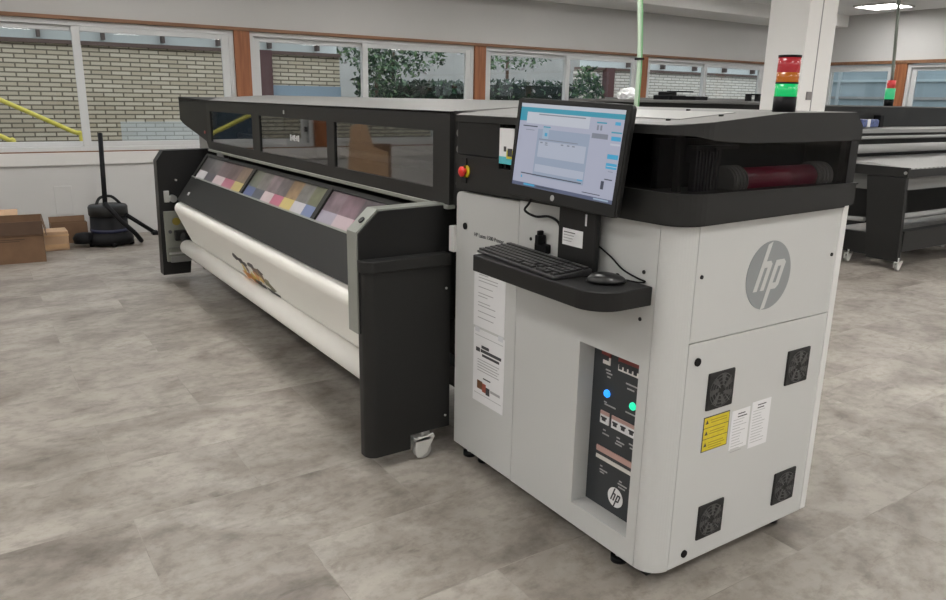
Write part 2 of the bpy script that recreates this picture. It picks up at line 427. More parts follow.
# labels on the end door
y0, y1, z0, z1 = .173, .292, .435, .549
f = MB().box(0, .0012, y0, y1, z0, z1, M['ink']).box(.0006, .0018, y0+.003, y1-.003, z0+.003, z1-.003, M['yellow'])
for zz in (.513, .477): f.box(.001, .0022, y0+.003, y1-.003, zz-.0008, zz+.0008, M['ink'])
dk = mat('label_print', (.36, .27, .02), .6)
for (zz, n) in ((.536, 2), (.500, 2), (.462, 4)):
    for k in range(n):
        f.box(.001, .0021, y0+.028+random.uniform(0, .006), y1-.012-random.uniform(0, .02), zz-.008*k-.0014, zz-.008*k+.0014, dk)
    f.poly([(.0018, y0+.008, zz-.010), (.0018, y0+.022, zz-.010), (.0018, y0+.015, zz+.003)], M['ink'], .0004, (1, 0, 0))
lab(f.build('warning_label', None, pd), 'yellow warning label with black rules')
for (a, b_, zt_, zb_) in ((.306, .392, .540, .408), (.402, .497, .549, .391)):
    f = MB().box(0, .001, a, b_, zb_, zt_, M['paper'])
    z = zt_-.012
    for k in range(14):
        ln = random.uniform(.5, .95)*(b_-a-.016)
        hv = .0034 if k in (0, 1) else .0016
        f.box(.0006, .0014, a+.008+(.02 if k < 2 else 0), min(b_-.006, a+.008+ln), z-hv, z, M['ink'] if k < 2 else M['inkgrey']); z -= .0098
    f.build('instruction_label', None, pd)

# the round grey logo, letters cut in white
def logo(parent, org, ux, uz, nrm, R, disc, letter, th=.0012):
    org, ux, uz, nrm = map(Vector, (org, ux, uz, nrm))
    def T(u, v, h=0): return org+ux*u*R+uz*v*R+nrm*h
    m = MB(); n = 48
    m.poly([T(math.cos(2*math.pi*k/n), math.sin(2*math.pi*k/n)) for k in range(n)], disc, th, nrm)
    sh = .36
    def slab(pts): m.poly([T(u+sh*v, v, th*.6) for u, v in pts], letter, th, nrm)
    wd = .17
    # h : ascender runs out of the disc top
    def clampv(u, top):
        return top
    slab([(-.50, -.42), (-.50+wd, -.42), (-.50+wd, .97), (-.50, .90)])
    slab([(-.50+wd, .24), (-.50+wd, .42), (-.12, .42), (-.02, .33), (-.02, -.42), (-.02-wd, -.42), (-.02-wd, .24)])
    # p : descender runs out of the bottom
    slab([(.12, .42), (.12, -.99), (.12+wd, -.95), (.12+wd, .42)])
    slab([(.12+wd, .24), (.12+wd, .42), (.48, .42), (.60, .33), (.60, -.32), (.50, -.42), (.12+wd, -.42), (.12+wd, -.24), (.60-wd, -.24), (.60-wd, .24)])
    return m.build('round_logo', None, parent)
logo(pu, (0, .403, .960), (0, 1, 0), (0, 0, 1), (1, 0, 0), .106, M['logogrey'], M['white'])

# control panel in the recess
CP = MB().box(xa, xb, d, d+.01, za, zb); cp = CP.build('control_panel', M['slate'], P)
yy = d
def plate(mb, x0, x1, z0, z1, m, t=.004): mb.box(x0, x1, yy-t, yy+.001, z0, z1, m)
k = MB()
plate(k, -.334, -.294, .668, .683, M['darkred']); plate(k, -.326, -.294, .643, .667, M['palestrip']); plate(k, -.334, -.300, .657, .672, M['ink'], .006)
plate(k, -.258, -.165, .668, .683, M['darkred']); plate(k, -.256, -.166, .640, .660, M['palestrip']); plate(k, -.252, -.169, .657, .671, M['ink'], .006)
for q in range(4): plate(k, -.252+.021*q, -.239+.021*q, .646, .662, M['ink'], .006)
k.build('breaker_switch', None, cp)
k = MB()
plate(k, -.322, -.283, .470, .482, M['pinkstrip']); plate(k, -.322, -.283, .440, .472, M['paper']); plate(k, -.312, -.296, .450, .462, M['ink'], .006); plate(k, -.317, -.291, .459, .464, M['ink'], .006)
plate(k, -.270, -.160, .470, .482, M['pinkstrip']); plate(k, -.270, -.160, .440, .472, M['paper'])
for q in range(3): plate(k, -.260+.036*q, -.245+.036*q, .449, .462, M['ink'], .006); plate(k, -.264+.036*q, -.241+.036*q, .459, .464, M['ink'], .006)
k.build('rocker_switch', None, cp)
k = MB()
plate(k, -.330, -.150, .338, .357, M['pinkstrip']); plate(k, -.330, -.150, .312, .325, M['palestrip']); plate(k, -.328, -.150, .326, .337, M['ink'], .003)
k.build('connector_strip', None, cp)
k = MB(); gy_ = M['inkgrey']
for (x, z, wd_) in ((-.314, .622, .022), (-.310, .612, .026), (-.305, .600, .014), (-.222, .605, .05), (-.215, .590, .03), (-.309, .505, .05), (-.312, .512, .012), (-.215, .512, .045),
                    (-.308, .415, .012), (-.310, .402, .03), (-.245, .400, .035), (-.245, .412, .014), (-.250, .390, .03), (-.190, .412, .03), (-.185, .40, .02), (-.31, .285, .010), (-.312, .272, .036), (-.31, .263, .02), (-.225, .258, .04), (-.222, .247, .03), (-.22, .268, .012)):
    plate(k, x, x+wd_, z, z+.0045, gy_, .001)
k.build('panel_lettering', None, cp)
for (x, z, m_, t_) in ((-.300, .546, emis('blue_lamp', (.02, .30, 1.), 1.6), 'glowing blue indicator lamp'), (-.185, .543, emis('green_lamp', (.02, .75, .40), 1.3), 'glowing green indicator lamp')):
    o = MB().lathe([(.013, 0), (.013, -.004), (.010, -.008), (.004, -.010)], (x, d, z), 20, axis='y').build('indicator_lamp', m_, cp); lab(o, t_)
logo(cp, (-.232, d, .205), (1, 0, 0), (0, 0, 1), (0, -1, 0), .034, M['paper'], M['slate'], .0008)
bpy.data.objects.remove([o for o in bpy.data.objects if o.name == 'inner_frame'][0])
MB().box(L+.03, -.375, .021, .128, ZB+.02, ZTOP-.002).box(-.375, -.03, d+.012, .128, ZB+.02, ZTOP-.002).box(-.3755, -.075, .021, d+.012, zb+.006, ZTOP-.02).build('inner_frame', M['seam'], cab)

# printed name line on the door
def text(body, size, loc, rot, name, m, parent, sx=1., bold=0.):
    cu = bpy.data.curves.new(name, 'FONT'); cu.body = body; cu.size = size; cu.extrude = .0004; cu.offset = bold
    o = bpy.data.objects.new(name, cu); COL.objects.link(o)
    dg = bpy.context.evaluated_depsgraph_get(); me = bpy.data.meshes.new_from_object(o.evaluated_get(dg)); bpy.data.objects.remove(o)
    o = bpy.data.objects.new(name, me); me.materials.clear(); me.materials.append(m); COL.objects.link(o)
    me.transform(Matrix.Translation(Vector(loc)-ROOTLOC[parent]) @ rot @ Matrix.Diagonal((sx, 1, 1, 1)))
    o.parent = parent; ROOTLOC[o] = ROOTLOC[parent]; return o
RXZ = Matrix.Rotation(math.pi/2, 4, 'X')
text('HP Latex 1500 Printer', .021, (-.99, -.0012, .957), RXZ, 'name_lettering', M['ink'], fd, bold=.0001)

# upper black tray / tinted windows / cover
def ring(x0, x1, y0, y1, r, n=8):
    # plan outline with rounded front-right corner
    return [(x0, y1), (x0, y0)] + arc(x1-r, y0+r, r, -90, 0, n) + [(x1, y1)]
up = MB()
o = ring(-1.075, .03, -.03, .755, .085)
def skirt(mb, plan, zlow, ztop):
    # the lower edge of the tray rises a little from the door side to the logo side
    t = bmesh.new(); A = [t.verts.new((x, y, zlow(x, y))) for x, y in plan]; B = [t.verts.new((x, y, ztop)) for x, y in plan]
    n = len(plan)
    for i in range(n): t.faces.new((A[i], A[(i+1) % n], B[(i+1) % n], B[i]))
    t.faces.new(A[::-1]); t.faces.new(B); bmesh.ops.recalc_face_normals(t, faces=t.faces[:]); mb.merge(t)
tr = MB()
skirt(tr, o, lambda x, y: 1.130+.012*(x+1.075)/1.1+.012*max(0, y)/.75, 1.222)
o2 = ring(-1.065, .014, -.010, .735, .08); skirt(tr, o2, lambda x, y: 1.122+.012*(x+1.075)/1.1+.012*max(0, y)/.75, 1.20)
tray = tr.build('upper_tray', M['charcoal'], P)
# bevelled lip highlight of the tray
lp = MB().prism(ring(-.80, .034, -.034, .758, .087), 'z', 1.219, 1.2245); lp.build('tray_lip', M['charcoal'], tray)
# left front: recessed dark door and estop band
MB().box(-1.08, -.80, -.03, -.012, 1.222, 1.256).box(-.80, -.796, -.034, -.012, 1.222, 1.375).box(-1.078, -.80, -.024, -.01, 1.256, 1.375, bev=.003).build('upper_door', M['black'], P)
sk = MB().box(-.795, -.715, -.034, -.030, 1.243, 1.362, M['paper'])
tl = mat('sticker_teal', (.08, .45, .52), .5); yl = mat('sticker_yellow', (.6, .55, .03), .5)
sk.box(-.795, -.715, -.0346, -.030, 1.243, 1.268, tl).box(-.752, -.715, -.035, -.03, 1.262, 1.290, yl).box(-.745, -.72, -.0354, -.03, 1.270, 1.296, M['ink']).box(-.768, -.755, -.035, -.03, 1.285, 1.302, M['ink'])
sk.build('instruction_sticker', None, P)
es = MB().box(-1.03, -1.0, -.036, -.03, 1.155, 1.245, M['deep']).cyl((-1.004, -.030, 1.197), (-1.004, -.036, 1.197), .023, 28, M['yellow']).cyl((-1.006, -.036, 1.197), (-1.006, -.046, 1.197), .011, 20, M['red'])
es.lathe([(.010, -.042), (.018, -.045), (.019, -.052), (.014, -.057), (.004, -.059)], (-1.006, 0, 1.197), 24, M['red'], 'y')
lab(es.build('emergency_stop', None, P), 'red mushroom emergency stop on yellow plate')
# cover: side profile in (y,z), rounded in plan
cv = MB()
prof = [(-.03, 1.372), (-.03, 1.398), (.0, 1.405), (.36, 1.434), (.70, 1.437), (.745, 1.395), (.738, 1.354), (.06, 1.360)]
n = 8; R_ = .085; t = bmesh.new()
def zt_(y):
    for (ya, za_), (yb, zb_) in zip(((-.03, 1.398), (0, 1.404), (.36, 1.434), (.70, 1.437), (.745, 1.397)), ((0, 1.404), (.36, 1.434), (.70, 1.437), (.745, 1.397), (9, 1.39))):
        if ya <= y <= yb: return za_+(zb_-za_)*(y-ya)/(yb-ya)
    return 1.398
def zb2(y): return 1.374 if y < .0 else max(1.354, 1.374-.02*y/.10) if y < .1 else 1.354
outl = [(-1.08, .745), (-1.08, -.03)] + arc(.03-R_, -.03+R_, R_, -90, 0, n) + [(.03, .2), (.03, .36), (.03, .70), (.03, .745)]
A = [t.verts.new((x, y, zb2(y))) for x, y in outl]; B = [t.verts.new((x, y, zt_(y))) for x, y in outl]
for i in range(len(outl)): t.faces.new((A[i], A[(i+1) % len(outl)], B[(i+1) % len(outl)], B[i]))
bmesh.ops.recalc_face_normals(t, faces=t.faces[:]); cv.merge(t)
cv.poly([(-1.08, .745, 1.354), (.03, .745, 1.354), (.03, .70, 1.36), (-1.08, .70, 1.36)], th=.002)
cover = cv.build('cover_band', M['charcoal'], P)
# grey lid surface: follows the profile
lt = bmesh.new(); ys = [-.03, 0, .05, .2, .36, .70, .745]
inset = .004
rows = []
for y in ys:
    xr = .03
    if y < -.03+R_: xr = .03-R_+math.sqrt(max(0, R_**2-(R_-(y+.03))**2))
    rows.append((lt.verts.new((-1.08, y, zt_(y)+.001)), lt.verts.new((xr-.001, y, zt_(y)+.001))))
for (a, b_), (c_, d_) in zip(rows, rows[1:]): lt.faces.new((a, b_, d_, c_))
r = bmesh.ops.extrude_face_region(lt, geom=lt.faces[:])
for v in [g for g in r['geom'] if isinstance(g, bmesh.types.BMVert)]: v.co.z -= .003
bmesh.ops.recalc_face_normals(lt, faces=lt.faces[:])
q = MB(); q.merge(lt); lid = q.build('lid', M['lidgrey'], P)
# lighter access plate on the lid with its two screws
q = MB(); q.poly([(-.60, .07, zt_(.07)+.0015), (-.10, .07, zt_(.07)+.0015), (-.10, .30, zt_(.30)+.0015), (-.60, .30, zt_(.30)+.0015)], th=.002, n=(0, 0, 1)); q.build('lid_plate', M['lidlight'], lid)
for (x, y) in ((-.12, .045), (-.07, .20), (-.3, .33)):
    MB().cyl((x, y, zt_(y)), (x, y, zt_(y)+.006), .007, 12).build('lid_screw', M['blackm'], lid)
# tinted windows and what is inside
o = ring(-.79, .024, -.024, .70, .08); oi = ring(-.79, .019, -.019, .70, .076)
t = bmesh.new(); A = [t.verts.new((x, y, 1.222)) for x, y in o[1:]]; B = [t.verts.new((x, y, 1.375 if y < .08 else 1.356)) for x, y in o[1:]]
for i in range(len(A)-1): f = t.faces.new((A[i], A[i+1], B[i+1], B[i])); f.smooth = False
bmesh.ops.recalc_face_normals(t, faces=t.faces[:])
if sum(f.normal.x for f in t.faces) < 0: bmesh.ops.reverse_faces(t, faces=t.faces[:])
q = MB(); q.merge(t); q.build('tinted_window', M['smoke2'], P)
MB().box(-.80, .0, .69, .735, 1.21, 1.37).box(-.80, -.78, .0, .7, 1.2, 1.36).box(-.79, .0, .0, .7, 1.216, 1.221).box(-.14, -.12, .02, .69, 1.222, 1.36).build('interior_housing', M['deep'], P)
MB().box(.012, .026, .70, .742, 1.222, 1.356).build('window_post', M['blackm'], P)
MB().box(-.055, -.035, .008, .022, 1.222, 1.37).build('window_post', M['charcoal'], P)
dx_, dz_ = -.045, 1.243
mr = MB().cyl((dx_, .205, dz_), (dx_, .67, dz_), .037, 32).build('ink_drum', M['maroon'], P)
q = MB()
for (a, b_) in ((.20, .262), (.60, .675)):
    q.cyl((dx_, a, dz_), (dx_, b_, dz_), .043, 32)
    for k_ in range(4): q.cyl((dx_, a+.008+.015*k_, dz_), (dx_, a+.011+.015*k_, dz_), .046, 32)
q.build('drum_collar', M['collar'], mr)
q = MB()
for k_ in range(8): q.box(-.04, -.02, .055+.013*k_, .061+.013*k_, 1.225, 1.34-.006*(k_ % 3))
for k_ in range(4): q.box(-.06, -.03, .06+.03*k_, .078+.03*k_, 1.30, 1.335)
q.box(-.06, -.03, .06, .24, 1.335, 1.345)
q.build('carriage_chain', mat('chain_black', (.03, .03, .032), .35), P)
# signal tower on the cover
bx_, by_ = -.035, .43; zb0 = zt_(by_)
bc = MB().cyl((bx_, by_, zb0), (bx_, by_, zb0+.044), .0315, 32).build('signal_tower', M['rubber'], P)
MB().cyl((bx_, by_, 1.5855), (bx_, by_, 1.592), .0315, 32).build('tower_cap', M['rubber'], bc)
MB().cyl((bx_, by_, 1.5135), (bx_, by_, 1.5185), .031, 32).build('tower_ring', M['rubber'], bc)
for (a, b_, rgb, sgh, t_) in ((zb0+.044, 1.514, (.01, .62, .17), .70, 'lit green lens'), (1.518, 1.545, (.60, .17, .02), .50, 'amber lens'), (1.545, 1.586, (.55, .04, .05), .50, 'red lens')):
    q = MB(); n_ = 40
    prof_ = []
    q.lathe([(.0305, a), (.0305, b_)], (bx_, by_, 0), 40)
    lens = mat('tower_lens', [c*.12 for c in rgb], .25, emit=rgb, estr=sgh)
    lab(q.build('tower_lens', lens, bc), t_)
# keyboard shelf
sh = MB(); pts = [(-.705, .0), (-.705, -.195)] + arc(-.085-.09, -.205+.09, .09, -90, 0, 10) + [(-.085, 0)]
sh.prism(pts, 'z', .90, .955, bev=.003); sh.build('keyboard_shelf', M['black'], P)
# left bracket of the door
MB().box(-1.152, -1.117, -.012, .02, .872, .974, bev=.003).build('door_bracket', M['whiteedge'], P)
# feet
for (x, y) in ((-.19, .06), (-1.08, .06), (-1.0, .08), (-.08, .70)):
    q = MB().cyl((x, y, 0), (x, y, .018), .028, 20, M['rubber']).cyl((x, y, .018), (x, y, .06), .012, 12, M['steel']); q.build('levelling_foot', None, P)

# ---- hood (print engine cover) with three smoked windows
xl, xr = -4.65, -1.172
hb = MB()
hw_ = [(-4.565, -3.575), (-3.435, -2.367), (-2.275, -1.297)]
zl, zh = 1.108, 1.331
fr = MB(); cuts = [xl] + [v for p_ in hw_ for v in p_] + [xr]
fr.box(xl, xr, 0, .03, 1.05, zl).box(xl, xr, 0, .03, zh, 1.408)
for a, b_ in zip(cuts[::2], cuts[1::2]): fr.box(a, b_, 0, .03, zl, zh)
hood = fr.build('hood', M['charcoal'], P)
MB().prism([(0.0, 1.406), (.03, 1.41), (.75, 1.452), (.75, 1.435), (0.0, 1.40)], 'x', xl-.8, xr).build('hood_lid', M['lidgrey'], P)
MB().box(xl, xr, -.008, .03, 1.033, 1.05, bev=.003).build('hood_lip', M['greygreen'], hood)
for a, b_ in hw_:
    MB().box(a, b_, .008, .014, zl, zh).build('hood_window', M['smoke'], hood)
MB().box(xl, xr, .60, .75, .95, 1.436).box(xr-.02, xr, .03, .74, 1.0, 1.40).box(xl, xr, .03, .6, 1.035, 1.045).build('engine_back', M['blackm'], P)
gm = mat('engine_grey', (.09, .09, .09), .5)
q = MB().box(xl+.02, xr-.03, .30, .42, 1.10, 1.20, M['collar']).cyl((xl, .24, 1.15), (xr-.03, .24, 1.15), .02, 20, M['steel']).box(-3.3, -2.8, .12, .4, 1.10, 1.31, M['charcoal'], bev=.01)
lab(q.build('print_beam', None, P), 'steel beam and rod inside the hood')
# small white bars on the middle window
q = MB(); wm = mat('window_mark', (.6, .6, .6), .5)
for (dx, h) in ((0, .034), (.035, .026), (.06, .034), (.095, .026), (.12, .034)): q.box(-2.915+dx, -2.897+dx, .0065, .0085, 1.222-h/2, 1.222+h/2, wm)
q.box(-2.915, -2.78, .0065, .0085, 1.218, 1.225, wm); q.build('window_symbol', None, hood)
MB().box(-2.99, -2.975, -.003, .002, 1.352, 1.372).build('hood_mark', M['inkgrey'], hood)
# far left end of the engine
q = MB().prism([(xl, 1.41), (-5.50, 1.427), (-5.50, 1.24), (-5.36, 1.205), (-4.70, 1.105), (xl, 1.05)], 'y', 0.0, .74); q.build('left_engine_end', M['blackm'], P)
MB().box(-5.40, -4.70, .12, .72, .1, 1.20).build('left_service_box', M['lidlight'], P)
MB().cyl((-4.72, -.001, 1.17), (-4.72, -.008, 1.17), .012, 16).build('left_stop_button', M['darkred'], P)
# gap hardware between hood and cabinet
q = MB().box(xr, -1.075, .02, .4, 1.05, 1.41, M['deep'])
for z in (1.33, 1.27, 1.14): q.cyl((-1.11, .0, z), (-1.11, .03, z), .014, 14, M['collar'])
q.build('hood_hinge', None, P)

# ---- sloped print table with three open sample windows
A0, A1 = Vector((0, -.245, .665)), Vector((0, -.0, 1.0))      # bottom and top of the slope (y,z)
up_ = (A1-A0); SL = up_.length; up_.normalize(); nn_ = Vector((0, -up_.z, up_.y))
def SP(x, s_, h=0): v = A0+up_*s_+nn_*h; return Vector((x, v.y, v.z))
def slab(mb, x0, x1, s0, s1, h0, h1, m=None):
    t = bmesh.new(); vs = [t.verts.new(SP(x, s_, h)) for h in (h0, h1) for x, s_ in ((x0, s0), (x1, s0), (x1, s1), (x0, s1))]
    for f in ((0, 1, 2, 3), (4, 5, 6, 7), (0, 1, 5, 4), (1, 2, 6, 5), (2, 3, 7, 6), (3, 0, 4, 7)): t.faces.new([vs[i] for i in f])
    bmesh.ops.recalc_face_normals(t, faces=t.faces[:]); mb.merge(t, m)
xL, xR = -4.72, -1.30; sw0 = SL*.52
q = MB(); slab(q, xL, xR, 0, sw0, -.02, .006); slab(q, xL, xR, SL-.012, SL+.01, -.02, .004)
for x in (-4.70, -3.525, -2.315, -1.30): slab(q, x-.024, x+.024, sw0, SL, -.02, .006)
table = q.build('print_table', M['charcoal'], P)
q = MB(); slab(q, xL, xR, sw0-.006, sw0+.004, .004, .009); q.build('table_edge', M['greygreen'], table)
q = MB(); slab(q, -4.55, -4.50, sw0*.30, sw0*.42, .004, .0068, M['inkgrey']); slab(q, -4.62, -4.58, sw0*.95, sw0*1.02, .004, .0068, M['inkgrey']); q.build('table_sticker', None, table)
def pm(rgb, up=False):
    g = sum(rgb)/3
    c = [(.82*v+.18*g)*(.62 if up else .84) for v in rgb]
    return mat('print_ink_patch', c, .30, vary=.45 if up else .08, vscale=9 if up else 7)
W0 = [[(.62, .60, .62), (.10, .09, .11), (.60, .48, .50), (.48, .12, .20), (.58, .46, .12)], [(.10, .09, .09), (.16, .14, .14), (.20, .13, .14), (.18, .11, .11), (.26, .17, .11)]]
W1 = [[(.10, .14, .32), (.08, .09, .12), (.58, .46, .48), (.50, .11, .20), (.60, .47, .12), (.55, .53, .58), (.16, .22, .42)], [(.17, .18, .13), (.24, .22, .20), (.27, .20, .22), (.19, .16, .17), (.36, .22, .10), (.22, .21, .20), (.18, .19, .10)]]
W2 = [[(.36, .33, .42), (.55, .42, .46), (.56, .12, .25), (.60, .50, .5), (.58, .46, .1)], [(.30, .21, .25), (.28, .17, .21), (.16, .13, .15), (.2, .18, .16), (.22, .2, .14)]]
for (xa_, xb_, W_) in ((-4.676, -3.549, W0), (-3.501, -2.339, W1), (-2.291, -1.324, W2)):
    q = MB(); n_ = len(W_[0]); sm_ = sw0+(SL-sw0)*.36
    for k_ in range(n_):
        p0, p1 = xa_+(xb_-xa_)*k_/n_, xa_+(xb_-xa_)*(k_+1)/n_
        slab(q, p0, p1, sw0, sm_, -.012, -.006, pm(W_[0][k_])); slab(q, p0, p1, sm_, SL, -.012, -.006, pm(W_[1][k_], True))
    q.build('printed_sample', None, table)
# ---- body beams below
MB().box(-4.75, -1.23, .16, .60, .34, 1.03).box(-4.75, -1.23, -.06, .16, .72, .86).build('lower_body', M['deep'], P)
MB().box(-4.75, -1.2, .25, .40, .12, .22).build('base_beam', M['blackm'], P)

# ---- side towers
sp = [(-.38, .57), (-.38, .962), (-.296, 1.041), (.0, 1.047), (.3, 1.047), (.3, .57)]
def tower_plate(x0, x1, name, m): return MB().prism(sp, 'x', x0, x1, bev=.003).build(name, m, P)
tw = tower_plate(-1.285, -1.20, 'side_tower', M['black'])
# light metal trim around the tower plate edge
q = MB(); e0 = [(-.38, .57), (-.38, .962), (-.296, 1.041), (.0, 1.047)]; off = .005
q.prism([(-.386, .57), (-.386, .966), (-.38, .962), (-.38, .57)], 'x', -1.288, -1.207)
q.prism([(-.386, .966), (-.299, 1.047), (-.296, 1.041), (-.38, .962)], 'x', -1.288, -1.207)
q.prism([(-.299, 1.047), (.0, 1.053), (.0, 1.047), (-.296, 1.041)], 'x', -1.288, -1.207)
lab(q.build('tower_trim', M['greygreen'], tw), 'grey aluminium edge trim')
q = MB().cyl((-1.24, -.343, 1.003), (-1.24, -.348, 1.009), .014, 16); q.build('trim_latch', M['blackm'], tw)
# lower box with ledge, rounded front corners, notch for the caster
def towerplan(x0, x1, y0, y1, r): return [(x0, y1)] + arc(x0+r, y0+r, r, 180, 270, 8) + arc(x1-r, y0+r, r, 270, 360, 8) + [(x1, y1)]
q = MB().prism(towerplan(-1.26, -1.155, -.375, .0, .045), 'z', .118, .815)
q.prism(towerplan(-1.26, -1.155, -.375, -.185, .045), 'z', .055, .119)
q.prism(towerplan(-1.243, -1.145, -.384, .0, .045), 'z', .815, .862, bev=.004)
lt_ = q.build('lower_tower', M['charcoal'], P)
q = MB().cyl((-1.156, -.02, .72), (-1.152, -.02, .72), .005, 10).cyl((-1.156, -.02, .17), (-1.152, -.02, .17), .005, 10); q.build('tower_bolt', M['steel'], lt_)
def caster(x, y, parent, s=1., m=M['translucent']):
    q = MB().cyl((x-.012*s, y, .036*s), (x+.012*s, y, .036*s), .036*s, 28, mat('caster_wheel', (.42, .42, .40), .45)).cyl((x+.0121*s, y, .036*s), (x+.014*s, y, .036*s), .022*s, 20, m)
    q.prism([(y-.036*s, .03*s), (y-.036*s, .085*s), (y+.04*s, .098*s), (y+.045*s, .085*s), (y+.012*s, .03*s), (y-.01*s, .012*s), (y-.03*s, .012*s)], 'x', x+.015*s, x+.022*s, m)
    q.prism([(y-.036*s, .03*s), (y-.036*s, .085*s), (y+.04*s, .098*s), (y+.045*s, .085*s), (y+.012*s, .03*s)], 'x', x-.022*s, x-.015*s, m)
    q.box(x-.022*s, x+.022*s, y-.036*s, y+.03*s, .078*s, .088*s, m).cyl((x, y, .085*s), (x, y, .125*s), .009*s, 12, M['steel'])
    return q.build('caster', None, parent)
caster(-1.168, -.125, lt_, 1.08)
MB().tube([(-1.27, -.10, .20), (-1.29, -.14, .19), (-1.30, -.16, .15), (-1.28, -.13, .10)], .006).build('tower_cable', M['rubber'], lt_)
# far tower
sp2 = [(-.36, .05), (-.34, .95), (-.285, 1.028), (.0, 1.033), (.3, 1.033), (.3, .57), (-.1, .52), (-.15, .05)]
ft = MB().prism(sp2, 'x', -5.0, -4.885, bev=.003).build('side_tower', M['black'], P)
q = MB().box(-4.886, -4.855, -.325, -.135, .16, .56, M['cardlight'] if False else mat('pale_grey_panel', (.17, .175, .15), .5), bev=.004).box(-4.88, -4.84, -.30, -.15, .155, .20, M['collar']).box(-4.86, -4.82, -.26, -.14, .33, .41, M['deep'], bev=.006)
q.cyl((-4.856, -.24, .48), (-4.842, -.24, .48), .03, 20, mat('olive_knob', (.22, .17, .02), .5)).cyl((-4.856, -.29, .40), (-4.846, -.29, .40), .014, 14, M['ink']).cyl((-4.84, -.20, .37), (-4.76, -.19, .30), .03, 18, M['deep'])
q.box(-4.86, -4.845, -.31, -.16, .22, .235, M['steel']).box(-4.86, -4.845, -.31, -.16, .27, .278, M['collar'])
lab(q.build('spindle_drive', None, ft), 'pale drive panel with yellow knob')
q = MB().cyl((-4.885, -.25, .66), (-4.83, -.25, .66), .028, 18, M['steel']).cyl((-4.885, -.21, .80), (-4.87, -.21, .80), .008, 12, M['steel']).box(-4.886, -4.87, -.31, -.27, .63, .72, M['steel'], bev=.004)
q.build('tower_fitting', None, ft)
MB().tube([(-4.80, -.16, .20), (-4.72, -.14, .17), (-4.6, -.12, .19), (-4.5, -.10, .15), (-4.3, -.05, .20)], .008).tube([(-4.78, -.12, .24), (-4.66, -.10, .13), (-4.55, -.12, .16), (-4.42, -.06, .18)], .006).build('loose_cables', M['collar'], ft)

# ------------------------------------------------------------------ media on the printer
RCy, RCz, RR = -.222, .600, .052
md = thing('media_roll', (-3.0, -.2, .23), 'glossy white banner media draped and rolled along the front of the printer', 'media roll')
# sheet profile: from behind the table over the front roller, diagonal back to the take-up tube
def sheet_profile(r, off):
    p = [(-.17, RCz+r)] + [(RCy+r*math.cos(math.radians(a)), RCz+r*math.sin(math.radians(a))) for a in range(90, 206, 5)]
    p += [(-.1655+off, .340-off*.4)]
    return p
x0, x1 = -4.70, -1.29
po = sheet_profile(RR, 0); pi_ = sheet_profile(RR-.003, .003)
q = MB(); q.prism(po+pi_[::-1], 'x', x0, x1); q.build('media_sheet', M['media'], md)
MB().cyl((-4.74, RCy, RCz), (x1, RCy, RCz), RR-.006, 32).build('guide_roller', M['collar'], md)
MB().cyl((-4.755, -.19, .287), (x1, -.19, .287), .057, 40).build('take_up_roll', M['media'], md)
MB().cyl((-4.83, -.19, .287), (-4.75, -.19, .287), .03, 24).build('roll_core', M['deep'], md)
# splash of printed artwork on the sheet
def SH(x, u):   # u=0 top (roller) .. 1 bottom, on the sloping part
    a, b_ = Vector((0, -.2691, .578)), Vector((0, -.1655, .340))
    v = a.lerp(b_, u); nrm = Vector((0, -.917, -.399)); return Vector((x, v.y, v.z))+nrm*.0012
art = MB(); inks = [mat('art_'+n_, c_, .35) for n_, c_ in (('black', (.02, .018, .02)), ('orange', (.62, .22, .02)), ('yellow', (.62, .42, .04)), ('brown', (.15, .07, .03)), ('olive', (.16, .15, .07)))]
def blot(x, u, dx, du, m, k=7):
    ph = random.random()*6
    art.poly([SH(x+dx*(1+.35*math.sin(3*a+ph))*math.cos(a), u+du*(1+.35*math.sin(3*a+ph))*math.sin(a)) for a in [2*math.pi*j/k for j in range(k)]], m, .0006, (0, -.898, -.44))
# ------------------------------------------------------------------ artwork strokes
ARTB = []
for (x, u, dx, du, c_) in ((-3.42, .47, .055, .06, 0), (-3.35, .50, .05, .06, 0), (-3.28, .54, .04, .05, 0), (-3.12, .47, .05, .06, 0), (-3.06, .57, .05, .08, 3), (-2.97, .52, .03, .06, 0), (-3.34, .74, .02, .10, 2), (-3.27, .68, .018, .09, 3),
                           (-3.33, .90, .06, .07, 1), (-3.24, .88, .06, .08, 1), (-3.18, .80, .05, .06, 2), (-3.10, .72, .03, .10, 1), (-3.02, .72, .025, .09, 2), (-2.97, .66, .02, .08, 3), (-3.13, .93, .06, .05, 0), (-3.06, .95, .05, .035, 0), (-2.91, .76, .04, .09, 4), (-2.86, .84, .035, .08, 4), (-2.90, .94, .05, .04, 0), (-2.82, .96, .05, .03, 0)):
    blot(x+.07, u, dx*1.5, du*1.5, inks[c_])
lab(art.build('printed_artwork', None, md), 'orange and black printed splash')

# ------------------------------------------------------------------ monitor, keyboard, mouse, papers
mon = thing('monitor', (-.39, -.06, 1.0), 'black flat monitor showing a pale blue program window on the printer front', 'monitor')
mc = Vector((-.396, -.084, 1.304)); tilt = .099; roll = -.028
MW, MH = .50, .306
bm_ = mon
def MT(): return Matrix.Translation(mc) @ Matrix.Rotation(-roll*-1, 4, 'Y') @ Matrix.Rotation(-tilt, 4, 'X')
mt = Matrix.Translation(mc) @ Matrix.Rotation(-roll, 4, 'Y') @ Matrix.Rotation(-tilt, 4, 'X')
q = MB(); r0 = .014
def rr(x0, x1, z0, z1, r): return arc(x1-r, z0+r, r, -90, 0, 5)+arc(x1-r, z1-r, r, 0, 90, 5)+arc(x0+r, z1-r, r, 90, 180, 5)+arc(x0+r, z0+r, r, 180, 270, 5)
q.prism(rr(-MW/2, MW/2, -MH/2, MH/2, r0), 'y', .0, .018, bev=.003).box(-.18, .16, .017, .04, -.11, .09, bev=.008)
